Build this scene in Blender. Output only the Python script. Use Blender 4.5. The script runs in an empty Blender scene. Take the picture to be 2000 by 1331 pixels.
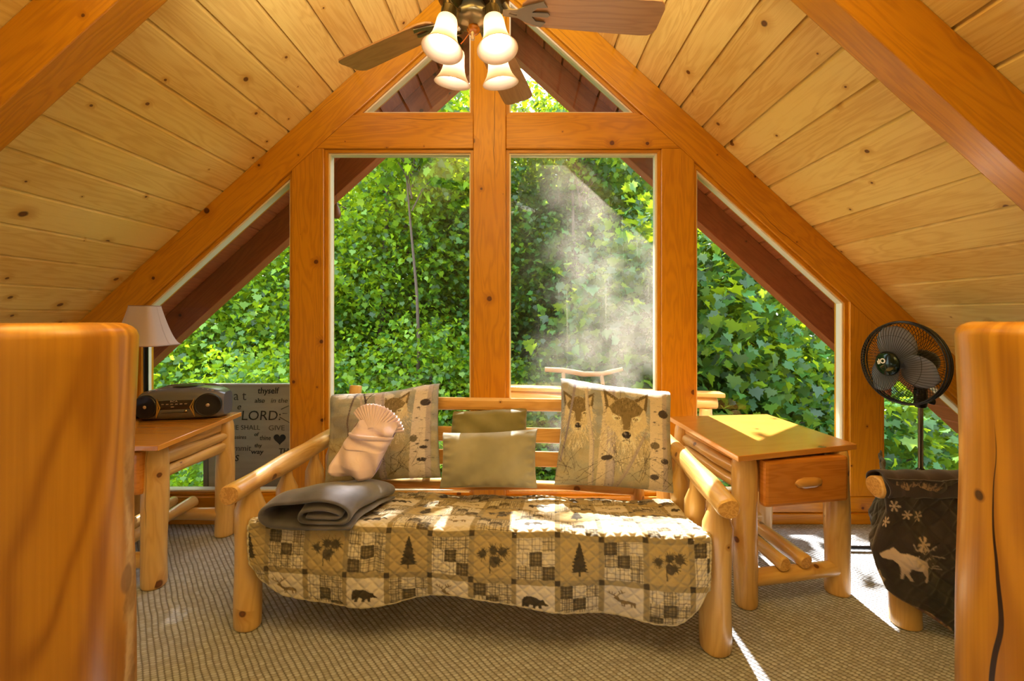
import bpy, bmesh, math, random
import numpy as np
from mathutils import Vector, Matrix, Euler

SC = bpy.context.scene
COL = SC.collection
# ------------------------------------------------------------------ camera, sky, sun, exposure
F = 850.0                     # focal length in pixels of a 2000 px wide frame
CX, CY, EYE = 1020.0, 620.0, 1.2
cam_data = bpy.data.cameras.new('camera')
cam = bpy.data.objects.new('camera', cam_data); COL.objects.link(cam)
cam_data.sensor_width = 36.0
cam_data.lens = 36.0 * F / 2000.0
cam_data.shift_x = -0.01
cam_data.shift_y = -0.02275
cam_data.clip_start = 0.02
cam.location = (0, 0, EYE)
cam.rotation_euler = (math.radians(90), 0, 0)
SC.camera = cam
SC.view_settings.view_transform = 'Standard'
SC.view_settings.look = 'None'
SC.view_settings.gamma = 1.0
SC.view_settings.exposure = 1.05

def srgb(h):
    h = h.lstrip('#')
    r = [int(h[i:i+2], 16)/255 for i in (0, 2, 4)]
    return tuple(c/12.92 if c <= .04045 else ((c+.055)/1.055)**2.4 for c in r)
def c4(h): return (*srgb(h), 1.0)

world = bpy.data.worlds.new('sky'); SC.world = world; world.use_nodes = True
wn = world.node_tree; bg = wn.nodes['Background']
bg.inputs['Color'].default_value = (0.86, 0.93, 1.0, 1); bg.inputs['Strength'].default_value = 2.9

sun_d = bpy.data.lights.new('sun', 'SUN'); sun_d.energy = 12.0; sun_d.angle = math.radians(0.6)
sun_d.color = (1.0, 0.94, 0.84)
sun = bpy.data.objects.new('sun', sun_d); COL.objects.link(sun)
SUN_EL = math.radians(49); SUN_AZ = math.radians(1.5)
sun.rotation_euler = (math.radians(90)-SUN_EL, 0, math.pi+SUN_AZ)   # shines from +Y down towards -Y
sun.rotation_euler = Vector((-math.sin(SUN_AZ)*math.cos(SUN_EL), math.cos(SUN_AZ)*math.cos(SUN_EL), math.sin(SUN_EL))).to_track_quat('Z', 'Y').to_euler()
sun.location = (0, 12, 14)

# unseen fill light added above the frame to brighten the ceiling boards
ar_d = bpy.data.lights.new('ceiling_fill', 'AREA'); ar_d.shape = 'RECTANGLE'; ar_d.size = 0.9; ar_d.size_y = 0.5
ar_d.energy = 42; ar_d.color = (1.0, 0.96, 0.88)
ar = bpy.data.objects.new('ceiling_fill', ar_d); COL.objects.link(ar)
ar.location = (-0.14, 0.60, 2.19); ar.rotation_euler = (math.radians(180), 0, 0)

# ------------------------------------------------------------------ helpers
R = random.Random(7)
def tag(o, label=None, cat=None, group=None, kind=None):
    if label: o['label'] = label
    if cat: o['category'] = cat
    if group: o['group'] = group
    if kind: o['kind'] = kind
    return o
ORG = {}
def empty(name, loc, label=None, cat=None, group=None):
    o = bpy.data.objects.new(name, None); COL.objects.link(o)
    o.empty_display_size = .05
    o.location = loc; ORG[o.name] = Vector(loc)
    return tag(o, label, cat, group)
def P(px, py, Y): return Vector(((px-CX)*Y/F, Y, EYE-(py-CY)*Y/F))
def Xp(px, Y): return (px-CX)*Y/F
def Zp(py, Y): return EYE-(py-CY)*Y/F

class MB:
    """collects faces with uv (u along the grain, v across) and material index"""
    def __init__(s): s.v=[]; s.f=[]; s.uv=[]; s.m=[]; s.off=(R.uniform(0,40), R.uniform(0,40)); s.sm=[]
    def add(s, verts, faces, uvs=None, mat=0, smooth=False):
        b = len(s.v); s.v += [Vector(p) for p in verts]
        for i, f in enumerate(faces):
            s.f.append([b+k for k in f]); s.m.append(mat); s.sm.append(smooth)
            if uvs is None: s.uv.append([(0, 0)]*len(f))
            else: s.uv.append(uvs[i])
        return s
    def box(s, c, size, M=None, grain=None, mat=0, bev=0.0):
        """box centred at c; M optional 3x3 rotation; grain = axis index of wood grain"""
        sx, sy, sz = [d/2 for d in size]
        g = grain if grain is not None else max(range(3), key=lambda i: size[i])
        M = M or Matrix.Identity(3); c = Vector(c); ou, ov = R.uniform(0, 9), R.uniform(0, 9)
        vs=[]; loc=[]
        if bev <= 0:
            for x in (-sx, sx):
                for y in (-sy, sy):
                    for z in (-sz, sz): loc.append(Vector((x, y, z)))
            fs = [(0,1,3,2),(4,6,7,5),(0,4,5,1),(2,3,7,6),(0,2,6,4),(1,5,7,3)]
        else:
            b = min(bev, sx*.9, sy*.9, sz*.9)
            bm = bmesh.new(); bmesh.ops.create_cube(bm, size=1)
            for v in bm.verts: v.co = Vector((v.co.x*2*sx, v.co.y*2*sy, v.co.z*2*sz))
            bmesh.ops.bevel(bm, geom=list(bm.edges), offset=b, segments=2, profile=.6, affect='EDGES')
            bm.verts.ensure_lookup_table(); loc=[v.co.copy() for v in bm.verts]
            fs=[tuple(v.index for v in f.verts) for f in bm.faces]; bm.free()
        uvs=[]
        for fi, f in enumerate(fs):
            pts=[loc[i] for i in f]; n=(pts[1]-pts[0]).cross(pts[2]-pts[1])
            a = max(range(3), key=lambda i: abs(n[i]))
            if a == g:
                o=[i for i in range(3) if i!=g]; uvs.append([(ou+p[o[0]]*.3, ov+p[o[1]]) for p in pts])
            else:
                o=[i for i in range(3) if i!=g and i!=a][0]
                uvs.append([(ou+p[g], ov+p[o]+a*.7+(.35 if n[a]>0 else 0)) for p in pts])
        s.add([M@p+c for p in loc], fs, uvs, mat); return s
    def prism(s, poly, y0, y1, gdir=(1,0), mat=0):
        """polygon in XZ extruded along Y; gdir = 2d grain direction"""
        n=len(poly); g=Vector(gdir).normalized(); q=Vector((-g.y,g.x)); ou,ov=R.uniform(0,9),R.uniform(0,9)
        vs=[(x,y0,z) for x,z in poly]+[(x,y1,z) for x,z in poly]
        uv=lambda p:(ou+Vector(p)@g, ov+Vector(p)@q)
        fs=[tuple(range(n)), tuple(range(2*n-1,n-1,-1))]
        uvs=[[uv(poly[i]) for i in range(n)], [uv(poly[i-n]) for i in range(2*n-1,n-1,-1)]]
        for i in range(n):
            j=(i+1)%n; fs.append((i,i+n,j+n,j))
            a,b=uv(poly[i]),uv(poly[j]); h=y1-y0; e=1.3+i*.31
            uvs.append([(a[0],a[1]+e),(a[0],a[1]+e+h),(b[0],b[1]+e+h),(b[0],b[1]+e)])
        s.add(vs,fs,uvs,mat); return s
    def log(s, p0, p1, prof=None, r=.045, seg=28, wob=.0025, step=.04, mat=0, cap=1, bev=.006, taper=1.0):
        """round log p0->p1. prof: list of (distance from p0 in m, radius)."""
        p0,p1=Vector(p0),Vector(p1); ax=p1-p0; L=ax.length; ax.normalize()
        a=ax.orthogonal().normalized(); b=ax.cross(a)
        if prof is None: prof=[(0,r-bev),(bev*.4,r-bev*.35),(bev,r),(L-bev,r*taper),(L-bev*.4,r*taper-bev*.35),(L,r*taper-bev)]
        # resample
        ts=[]
        for (t0,r0),(t1,r1) in zip(prof,prof[1:]):
            k=max(1,int((t1-t0)/step)); ts+=[(t0+(t1-t0)*i/k, r0+(r1-r0)*i/k) for i in range(k)]
        ts.append(prof[-1])
        ph=[R.uniform(0,6.28) for _ in range(6)]; ou,ov=R.uniform(0,9),R.uniform(0,9)
        vs=[]; uvr=[]
        for t,rr in ts:
            cx=wob*1.3*math.sin(t*4+ph[0]); cy=wob*1.3*math.sin(t*5+ph[1])
            for k in range(seg):
                th=2*math.pi*k/seg
                q=rr+wob*(math.sin(th*2+t*6+ph[2])+.7*math.sin(th*3-t*9+ph[3])+.6*math.sin(t*17+ph[4]))*min(1,rr/.03)
                vs.append(p0+ax*t+a*(math.cos(th)*q+cx)+b*(math.sin(th)*q+cy))
        fs=[];uvs=[]; n=len(ts); rm=max(q for _,q in prof)
        for i in range(n-1):
            for k in range(seg):
                k2=(k+1)%seg; fs.append((i*seg+k,i*seg+k2,(i+1)*seg+k2,(i+1)*seg+k))
                u0,u1=ou+ts[i][0],ou+ts[i+1][0]; v0=ov+2*math.pi*rm*k/seg; v1=ov+2*math.pi*rm*(k+1)/seg
                uvs.append([(u0,v0),(u0,v1),(u1,v1),(u1,v0)])
        s.add(vs,fs,uvs,mat,True)
        for i,(t,rr) in ((0,ts[0]),(n-1,ts[-1])):
            ring=[vs[i*seg+k] for k in range(seg)]
            uvc=[(math.cos(2*math.pi*k/seg)*rr, math.sin(2*math.pi*k/seg)*rr) for k in range(seg)]
            f=list(range(seg)); 
            if i==0: f=f[::-1]; uvc=uvc[::-1]
            s.add(ring,[f],[uvc],cap)
        return s
    def tube(s, pts, r, seg=8, mat=0, closed=False, caps=True):
        pts=[Vector(p) for p in pts]; n=len(pts); rs=r if isinstance(r,(list,tuple)) else [r]*n
        vs=[]; prev=None
        for i,p in enumerate(pts):
            if closed: d=pts[(i+1)%n]-pts[i-1]
            else: d=pts[min(i+1,n-1)]-pts[max(i-1,0)]
            d.normalize()
            if prev is None: a=d.orthogonal().normalized()
            else:
                a=prev-d*prev.dot(d)
                a = a.normalized() if a.length>1e-6 else d.orthogonal().normalized()
            prev=a; b=d.cross(a)
            for k in range(seg):
                th=2*math.pi*k/seg; vs.append(p+a*(math.cos(th)*rs[i])+b*(math.sin(th)*rs[i]))
        fs=[]; m=n if closed else n-1
        for i in range(m):
            i2=(i+1)%n
            for k in range(seg):
                k2=(k+1)%seg; fs.append((i*seg+k,i*seg+k2,i2*seg+k2,i2*seg+k))
        s.add(vs,fs,None,mat,True)
        if not closed and caps:
            s.add(vs[:seg],[list(range(seg))[::-1]],None,mat); s.add(vs[-seg:],[list(range(seg))],None,mat)
        return s
    def lathe(s, prof, c, axis=(0,0,1), seg=32, mat=0, M=None, flute=None):
        """prof: (r,h) pairs along the axis"""
        c=Vector(c); ax=Vector(axis).normalized(); a=ax.orthogonal().normalized(); b=ax.cross(a)
        vs=[]
        for r,h in prof:
            for k in range(seg):
                th=2*math.pi*k/seg; q=r
                if flute: q=r*(1+flute[1]*math.cos(flute[0]*th))
                vs.append(c+ax*h+a*(math.cos(th)*q)+b*(math.sin(th)*q))
        fs=[]
        for i in range(len(prof)-1):
            for k in range(seg):
                k2=(k+1)%seg; fs.append((i*seg+k,i*seg+k2,(i+1)*seg+k2,(i+1)*seg+k))
        s.add(vs,fs,None,mat,True); 
        if prof[0][0]>1e-4: s.add(vs[:seg],[list(range(seg))[::-1]],None,mat)
        if prof[-1][0]>1e-4: s.add(vs[-seg:],[list(range(seg))],None,mat)
        return s
    def slab(s, poly, n, th, mat=0):
        """planar polygon of 3d points, thickness th along -n"""
        poly=[Vector(p) for p in poly]; n=Vector(n).normalized(); k=len(poly)
        vs=poly+[p-n*th for p in poly]
        fs=[tuple(range(k)),tuple(range(2*k-1,k-1,-1))]+[(i,i+k,(i+1)%k+k,(i+1)%k) for i in range(k)]
        s.add(vs,fs,None,mat); return s
    def build(s, name, mats, parent=None, sub=0, bevel=0):
        me=bpy.data.meshes.new(name)
        if parent is not None: org=ORG[parent.name]
        else:
            xs=[p.x for p in s.v]; ys=[p.y for p in s.v]; zs=[p.z for p in s.v]
            org=Vector(((min(xs)+max(xs))/2,(min(ys)+max(ys))/2,min(zs)))
        me.from_pydata([p-org for p in s.v],[],s.f)
        uvl=me.uv_layers.new(name='UVMap'); flat=[]
        for poly in s.uv:
            for u,v in poly: flat += (u+s.off[0], v+s.off[1])
        uvl.data.foreach_set('uv', flat)
        me.polygons.foreach_set('material_index', s.m)
        me.polygons.foreach_set('use_smooth', s.sm)
        if not isinstance(mats,(list,tuple)): mats=[mats]
        for m in mats: me.materials.append(m)
        while len(me.materials) <= max(s.m): me.materials.append(mats[-1])
        bm=bmesh.new(); bm.from_mesh(me); bmesh.ops.recalc_face_normals(bm, faces=bm.faces); bm.to_mesh(me); bm.free()
        me.update()
        o=bpy.data.objects.new(name, me); COL.objects.link(o)
        if parent is None: o.location=org
        else: o.parent=parent
        ORG[o.name]=org
        if bevel:
            b=o.modifiers.new('bevel','BEVEL'); b.width=bevel; b.segments=2; b.limit_method='ANGLE'; b.angle_limit=math.radians(50)
        if sub:
            m=o.modifiers.new('sub','SUBSURF'); m.levels=sub; m.render_levels=sub
        return o

def grid_obj(name, Pts, col, mat, parent=None, closed_u=False, thick=0.0, smooth=True):
    """numpy grid (n,m,3) of world points with optional colour (n,m,3)"""
    n,m,_=Pts.shape
    if parent is not None: org=np.array(ORG[parent.name])
    else:
        fl=Pts.reshape(-1,3); org=np.array([(fl[:,0].min()+fl[:,0].max())/2,(fl[:,1].min()+fl[:,1].max())/2,fl[:,2].min()])
    me=bpy.data.meshes.new(name); V=(Pts-org).reshape(-1,3).astype(np.float32)
    i,j=np.meshgrid(np.arange(n-1),np.arange(m-1),indexing='ij')
    a=(i*m+j).ravel(); quads=np.stack([a,a+1,a+m+1,a+m],1)
    me.vertices.add(len(V)); me.vertices.foreach_set('co',V.ravel())
    me.loops.add(quads.size); me.loops.foreach_set('vertex_index',quads.ravel().astype(np.int32))
    me.polygons.add(len(quads)); me.polygons.foreach_set('loop_start',(np.arange(len(quads))*4).astype(np.int32))
    me.update(calc_edges=True)
    me.polygons.foreach_set('use_smooth',np.full(len(quads),smooth))
    if col is not None:
        ca=me.color_attributes.new('Col','FLOAT_COLOR','POINT')
        c=np.concatenate([col.reshape(-1,3),np.ones((n*m,1))],1).astype(np.float32)
        ca.data.foreach_set('color',c.ravel())
    me.materials.append(mat); me.validate()
    o=bpy.data.objects.new(name,me); COL.objects.link(o)
    if parent is None: o.location=org.tolist()
    else: o.parent=parent
    ORG[o.name]=Vector(org.tolist())
    if thick:
        s=o.modifiers.new('solid','SOLIDIFY'); s.thickness=thick; s.offset=-1
    return o

# ------------------------------------------------------------------ node materials
class NT:
    def __init__(s,name):
        s.mat=bpy.data.materials.new(name); s.mat.use_nodes=True; s.t=s.mat.node_tree
        s.b=s.t.nodes['Principled BSDF']; s.out=s.t.nodes['Material Output']
    def n(s,ty,**kw):
        nd=s.t.nodes.new(ty)
        for k,v in kw.items():
            if k in nd.inputs: 
                s.set(nd.inputs[k],v)
            else: setattr(nd,k,v)
        return nd
    def set(s,inp,v):
        if isinstance(v,bpy.types.NodeSocket): s.t.links.new(v,inp)
        elif isinstance(v,bpy.types.Node): s.t.links.new(v.outputs[0],inp)
        else: inp.default_value=v
    def m(s,op,a,b=0.0,c=None,clamp=False):
        nd=s.t.nodes.new('ShaderNodeMath'); nd.operation=op; nd.use_clamp=clamp
        s.set(nd.inputs[0],a); s.set(nd.inputs[1],b)
        if c is not None: s.set(nd.inputs[2],c)
        return nd.outputs[0]
    def mix(s,f,a,b,blend='MIX'):
        nd=s.t.nodes.new('ShaderNodeMix'); nd.data_type='RGBA'; nd.blend_type=blend
        s.set(nd.inputs[0],f); s.set(nd.inputs[6],a); s.set(nd.inputs[7],b); return nd.outputs[2]
    def smooth(s,x,lo,hi,a=0.0,b=1.0):
        nd=s.t.nodes.new('ShaderNodeMapRange'); nd.interpolation_type='SMOOTHSTEP'
        s.set(nd.inputs[0],x); s.set(nd.inputs[1],lo); s.set(nd.inputs[2],hi); s.set(nd.inputs[3],a); s.set(nd.inputs[4],b); return nd.outputs[0]
    def xyz(s,x,y,z=0.0):
        nd=s.t.nodes.new('ShaderNodeCombineXYZ'); s.set(nd.inputs[0],x); s.set(nd.inputs[1],y); s.set(nd.inputs[2],z); return nd.outputs[0]
    def noise(s,vec,scale=1.0,detail=2.0,rough=.5,dist=0.0):
        nd=s.t.nodes.new('ShaderNodeTexNoise'); s.set(nd.inputs['Vector'],vec); nd.inputs['Scale'].default_value=scale
        nd.inputs['Detail'].default_value=detail; nd.inputs['Roughness'].default_value=rough; nd.inputs['Distortion'].default_value=dist
        return nd.outputs[0]
    def bump(s,h,strength=.3,dist=.01):
        nd=s.t.nodes.new('ShaderNodeBump'); nd.inputs['Strength'].default_value=strength; nd.inputs['Distance'].default_value=dist
        s.set(nd.inputs['Height'],h); s.t.links.new(nd.outputs[0],s.b.inputs['Normal'])
    def setb(s,**kw):
        for k,v in kw.items(): s.set(s.b.inputs[k.replace('_',' ')],v)
        return s

def plain(name,col,rough=.5,metal=0.0,**kw):
    t=NT(name); t.b.inputs['Base Color'].default_value=c4(col) if isinstance(col,str) else (*col,1)
    t.b.inputs['Roughness'].default_value=rough; t.b.inputs['Metallic'].default_value=metal
    for k,v in kw.items(): t.b.inputs[k.replace('_',' ')].default_value=v
    return t.mat

def pine(name, light, dark, knotc='#4a1d06', rough=.38, rings=1.0, knots=.5, cell=4.0, tone=.35, coat=.25, crack=0.0, vs=9.0, rf=34.0):
    t=NT(name)
    uv=t.n('ShaderNodeUVMap').outputs[0]; sp=t.n('ShaderNodeSeparateXYZ',Vector=uv); u,v=sp.outputs[0],sp.outputs[1]
    vo=t.n('ShaderNodeTexVoronoi'); vo.voronoi_dimensions='2D'; t.set(vo.inputs['Vector'],uv); vo.inputs['Scale'].default_value=cell
    d=vo.outputs['Distance']; cr=t.n('ShaderNodeSeparateColor',Color=vo.outputs['Color']).outputs
    big=t.m('MULTIPLY',t.m('MAXIMUM',t.m('SUBTRACT',cr[0],1-knots),0.0),.085/max(knots,.01)*cell/4)   # radius in voronoi units
    big2=t.m('ADD',big,.0001)
    ns=t.noise(uv,60,2); dd=t.m('ADD',d,t.m('MULTIPLY',t.m('SUBTRACT',ns,.5),.02))
    ratio=t.m('DIVIDE',dd,big2)
    k=t.smooth(ratio,.55,1.0,1.0,0.0); halo=t.smooth(ratio,.9,3.2,1.0,0.0)
    kv=t.m('ADD',v,t.m('MULTIPLY',halo,.02))
    gv=t.xyz(t.m('MULTIPLY',u,1.1),t.m('MULTIPLY',kv,vs),cr[1] if False else 0.0)
    n1=t.noise(gv,1.0,3,.55,.4)
    ring=t.m('POWER',t.m('ABSOLUTE',t.m('SINE',t.m('MULTIPLY',n1,rf))),3.0)
    fine=t.noise(t.xyz(t.m('MULTIPLY',u,5.0),t.m('MULTIPLY',kv,240.0)),1.0,2)
    tn=t.noise(t.xyz(t.m('MULTIPLY',u,.45),t.m('MULTIPLY',v,1.8)),1.0,2)
    f=t.m('ADD',t.m('MULTIPLY',ring,.34*rings),t.m('MULTIPLY',t.m('SUBTRACT',fine,.5),.45))
    f=t.m('ADD',f,t.m('MULTIPLY',t.m('SUBTRACT',tn,.45),tone*4),clamp=True)
    col=t.mix(f,c4(light),c4(dark))
    col=t.mix(t.m('MULTIPLY',halo,.55),col,c4(dark))
    kc=t.mix(t.smooth(ratio,.2,.75),tuple(x*1.9 if i<3 else 1 for i,x in enumerate(c4(knotc))),c4(knotc))
    col=t.mix(t.m('MULTIPLY',k,.93),col,kc)
    hh=t.m('ADD',t.m('MULTIPLY',fine,.35),t.m('MULTIPLY',ring,-.4))
    if crack:
        cn=t.m('ADD',v,t.m('MULTIPLY',t.noise(t.xyz(t.m('MULTIPLY',u,3.0),0.0),1.0,3,.6),.05))
        cd=t.m('ABSOLUTE',t.m('SUBTRACT',t.m('FRACT',t.m('MULTIPLY',cn,4.1)),.5))
        msk=t.noise(t.xyz(t.m('MULTIPLY',u,1.1),t.m('FLOOR',t.m('MULTIPLY',cn,4.1)),5.0),1.0,1)
        wdt=t.m('MULTIPLY',t.m('MAXIMUM',t.m('SUBTRACT',msk,.52),0.0),.07*crack)
        cm=t.smooth(t.m('SUBTRACT',cd,wdt),-.002,.002,1.0,0.0); cm=t.m('MULTIPLY',cm,t.smooth(msk,.52,.55))
        col=t.mix(t.m('MULTIPLY',cm,.85),col,c4('#3a1a08')); hh=t.m('SUBTRACT',hh,t.m('MULTIPLY',cm,3.0))
    t.setb(Base_Color=col,Roughness=rough,Coat_Weight=coat,Coat_Roughness=.25)
    t.bump(hh,.25,.002)
    return t.mat

def endgrain(name,a,b):
    t=NT(name); tc=t.n('ShaderNodeUVMap').outputs[0]
    co=t.n('ShaderNodeTexCoord').outputs['Object']
    n=t.noise(co,38,3); w=t.m('SINE',t.m('MULTIPLY',n,36.0)); f=t.m('MULTIPLY',t.m('ADD',w,1.0),.28)
    t.setb(Base_Color=t.mix(f,c4(a),c4(b)),Roughness=.5); return t.mat

def vcol_cloth(name, rough=.85, weave=900, sheen=.2, bump=.25, trans=0.0):
    t=NT(name); ca=t.n('ShaderNodeVertexColor'); ca.layer_name='Col'
    co=t.n('ShaderNodeTexCoord').outputs['Object']
    n=t.noise(co,weave,2); n2=t.noise(co,14,3)
    col=t.mix(t.m('MULTIPLY',n,.25),ca.outputs[0],(0,0,0,1),'MIX')
    t.setb(Base_Color=col,Roughness=rough,Sheen_Weight=sheen)
    t.bump(t.m('ADD',n,t.m('MULTIPLY',n2,.6)),bump,.003); return t.mat
def cloth(name,a,b,rough=.85,scale=14,sheen=.3,bump=.3,spec=.3):
    t=NT(name); co=t.n('ShaderNodeTexCoord').outputs['Object']
    n=t.noise(co,scale,3); n2=t.noise(co,700,2)
    t.setb(Base_Color=t.mix(t.smooth(n,.3,.7),c4(a),c4(b)),Roughness=rough,Sheen_Weight=sheen,Specular_IOR_Level=spec)
    t.bump(t.m('ADD',t.m('MULTIPLY',n2,.3),n),bump,.004); return t.mat

M={}
M['ceil']=pine('ceiling_pine','#f8da84','#d0983f','#4f2409',rough=.4,knots=.55,cell=4.4,tone=.5,rings=.75,coat=.15)
M['beam']=pine('beam_pine','#d6920f','#a86405','#431803',rough=.36,knots=.42,cell=4.4,tone=.3,rings=1.0,coat=.3,crack=.7)
M['soffit']=pine('soffit_stain','#a0562a','#763916','#30130a',rough=.6,knots=.2,cell=4,tone=.3,coat=0)
M['log']=pine('log_pine','#e4bb70','#c08740','#552a0d',rough=.33,knots=.42,cell=6.0,tone=.34,rings=.9,coat=.4,crack=1.0)
M['newel']=pine('newel_log','#d9a03a','#a8691a','#4d260c',rough=.3,knots=.35,cell=4.0,tone=.4,rings=1.6,coat=.45,crack=.6)
M['tabletop']=pine('tabletop_pine','#dc9a44','#b96f21','#4a1d06',rough=.14,knots=.25,cell=4,tone=.2,rings=.45,coat=.8,vs=5.0,rf=20.0)
M['drawer']=pine('drawer_pine','#dd9138','#b8681a','#4a1d06',rough=.22,knots=.4,cell=5,tone=.2,coat=.6)
M['slat']=pine('slat_pine','#e6b264','#c58538','#4a1d06',rough=.3,knots=.35,cell=5,tone=.2,coat=.4)
M['end']=endgrain('log_end_grain','#e0b060','#b57b32')
M['stop']=plain('pale_glazing_stop','#efe3c8',.4)
M['bladewood']=pine('fan_blade_wood','#bb8a56','#946036','#5a3216',rough=.35,knots=.01,cell=3,tone=.1,rings=1.0,coat=.3)
M['bronze']=plain('aged_bronze','#6a5838',.32,.85)
M['black']=plain('black_plastic','#0d0d10',.28)
M['chrome']=plain('chrome','#c9c9cc',.15,1.0)
M['steel']=plain('brushed_pole','#8f8f92',.25,1.0)

def glassmat(name,dirt=0.0,tint=(1,1,1)):
    t=NT(name); t.t.nodes.remove(t.b)
    fr=t.n('ShaderNodeFresnel'); fr.inputs['IOR'].default_value=1.45
    tr=t.n('ShaderNodeBsdfTransparent'); tr.inputs[0].default_value=(*tint,1)
    gl=t.n('ShaderNodeBsdfGlossy'); gl.inputs['Roughness'].default_value=.01
    mx=t.n('ShaderNodeMixShader'); t.set(mx.inputs[0],fr.outputs[0]); t.set(mx.inputs[1],tr.outputs[0]); t.set(mx.inputs[2],gl.outputs[0])
    o=mx.outputs[0]
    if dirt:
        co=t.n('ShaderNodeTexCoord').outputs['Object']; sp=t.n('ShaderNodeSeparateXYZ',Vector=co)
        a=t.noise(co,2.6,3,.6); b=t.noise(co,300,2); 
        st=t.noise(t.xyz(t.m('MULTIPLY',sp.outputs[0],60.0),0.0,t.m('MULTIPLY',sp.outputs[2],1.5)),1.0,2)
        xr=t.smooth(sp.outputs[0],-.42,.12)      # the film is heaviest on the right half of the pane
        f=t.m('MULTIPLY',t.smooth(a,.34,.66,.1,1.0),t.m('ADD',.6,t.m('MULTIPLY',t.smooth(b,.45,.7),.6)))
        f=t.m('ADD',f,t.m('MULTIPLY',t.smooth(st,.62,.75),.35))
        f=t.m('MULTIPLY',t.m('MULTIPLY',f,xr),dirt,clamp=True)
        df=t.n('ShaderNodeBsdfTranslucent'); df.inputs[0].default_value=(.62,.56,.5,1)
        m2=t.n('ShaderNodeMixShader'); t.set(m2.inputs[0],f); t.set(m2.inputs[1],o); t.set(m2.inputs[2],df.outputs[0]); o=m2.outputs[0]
    t.set(t.out.inputs[0],o); return t.mat
M['glass']=glassmat('window_glass'); M['dirty']=glassmat('dusty_window_glass',.27)

def leafmat(name,c_dark,c_light,trans=.5):
    t=NT(name); t.t.nodes.remove(t.b)
    geo=t.n('ShaderNodeNewGeometry'); r=geo.outputs['Random Per Island']
    col=t.mix(t.smooth(r,.35,1.0),c4(c_dark),c4(c_light))
    col2=t.mix(.65,col,c4('#c6e01c'))
    d=t.n('ShaderNodeBsdfDiffuse'); t.set(d.inputs[0],col)
    l=t.n('ShaderNodeBsdfTranslucent'); t.set(l.inputs[0],col2)
    g=t.n('ShaderNodeBsdfGlossy'); g.inputs['Roughness'].default_value=.38; g.inputs[0].default_value=(.85,.95,1,1)
    m1=t.n('ShaderNodeMixShader'); m1.inputs[0].default_value=trans; t.set(m1.inputs[1],d.outputs[0]); t.set(m1.inputs[2],l.outputs[0])
    m2=t.n('ShaderNodeMixShader'); m2.inputs[0].default_value=.03; t.set(m2.inputs[1],m1.outputs[0]); t.set(m2.inputs[2],g.outputs[0])
    t.set(t.out.inputs[0],m2.outputs[0]); return t.mat
M['leaf_a']=leafmat('leaf_green','#184510','#6c9a24',.42)
M['leaf_b']=leafmat('leaf_deep_green','#174019','#3a7434',.34)
M['leaf_c']=leafmat('leaf_fresh_green','#265a0e','#7aa628',.42)
M['plaster']=plain('pale_plaster','#dcd8d0',.8)
M['bark']=plain('bark','#4a3f34',.9)

# carpet : twisted loops in ribs that run diagonally over the floor
def carpet():
    t=NT('loop_carpet'); co=t.n('ShaderNodeTexCoord').outputs['Object']
    mp=t.n('ShaderNodeMapping'); mp.inputs['Rotation'].default_value=(0,0,math.radians(-43)); t.set(mp.inputs[0],co)
    nz=t.n('ShaderNodeTexNoise'); t.set(nz.inputs['Vector'],mp.outputs[0]); nz.inputs['Scale'].default_value=9
    sp=t.n('ShaderNodeSeparateXYZ',Vector=mp.outputs[0])
    wob=t.m('MULTIPLY',t.m('SUBTRACT',nz.outputs[0],.5),.010)
    x=t.m('ADD',sp.outputs[0],wob); y=sp.outputs[1]
    px=.0185; py=.0125
    rx=t.m('DIVIDE',x,px); row=t.m('FLOOR',rx); fx=t.m('SUBTRACT',rx,row)
    wr_=t.n('ShaderNodeTexWhiteNoise'); wr_.noise_dimensions='1D'; t.set(wr_.inputs['W'],row); sh=t.m('ADD',wr_.outputs[0],t.m('MULTIPLY',t.noise(mp.outputs[0],22,2),1.1))
    yy=t.m('ADD',t.m('ADD',t.m('DIVIDE',y,py),sh),t.m('MULTIPLY',fx,.55))
    cell=t.m('FLOOR',yy); fy=t.m('SUBTRACT',yy,cell)
    hx=t.m('SINE',t.m('MULTIPLY',fx,math.pi)); hy=t.m('SINE',t.m('MULTIPLY',fy,math.pi))
    h=t.m('POWER',t.m('MULTIPLY',hx,t.m('ADD',.25,t.m('MULTIPLY',hy,.75))),.6)
    wn_=t.n('ShaderNodeTexWhiteNoise'); wn_.noise_dimensions='2D'; t.set(wn_.inputs['Vector'],t.xyz(row,cell))
    fib=t.noise(co,900,2)
    big=t.noise(co,1.4,3)
    c=t.mix(t.smooth(h,.1,.8),c4('#37383f'),c4('#ced6e6'))
    c=t.mix(t.m('MULTIPLY',wn_.outputs[0],.5),c,c4('#6c645e'))
    c=t.mix(t.m('MULTIPLY',fib,.3),c,c4('#d0ccc8'))
    c=t.mix(t.m('MULTIPLY',t.smooth(big,.35,.75),.2),c,c4('#857c74'))
    t.setb(Base_Color=c,Roughness=.95,Sheen_Weight=.2)
    t.bump(t.m('ADD',h,t.m('MULTIPLY',fib,.3)),.9,.006); return t.mat
M['carpet']=carpet()

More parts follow.
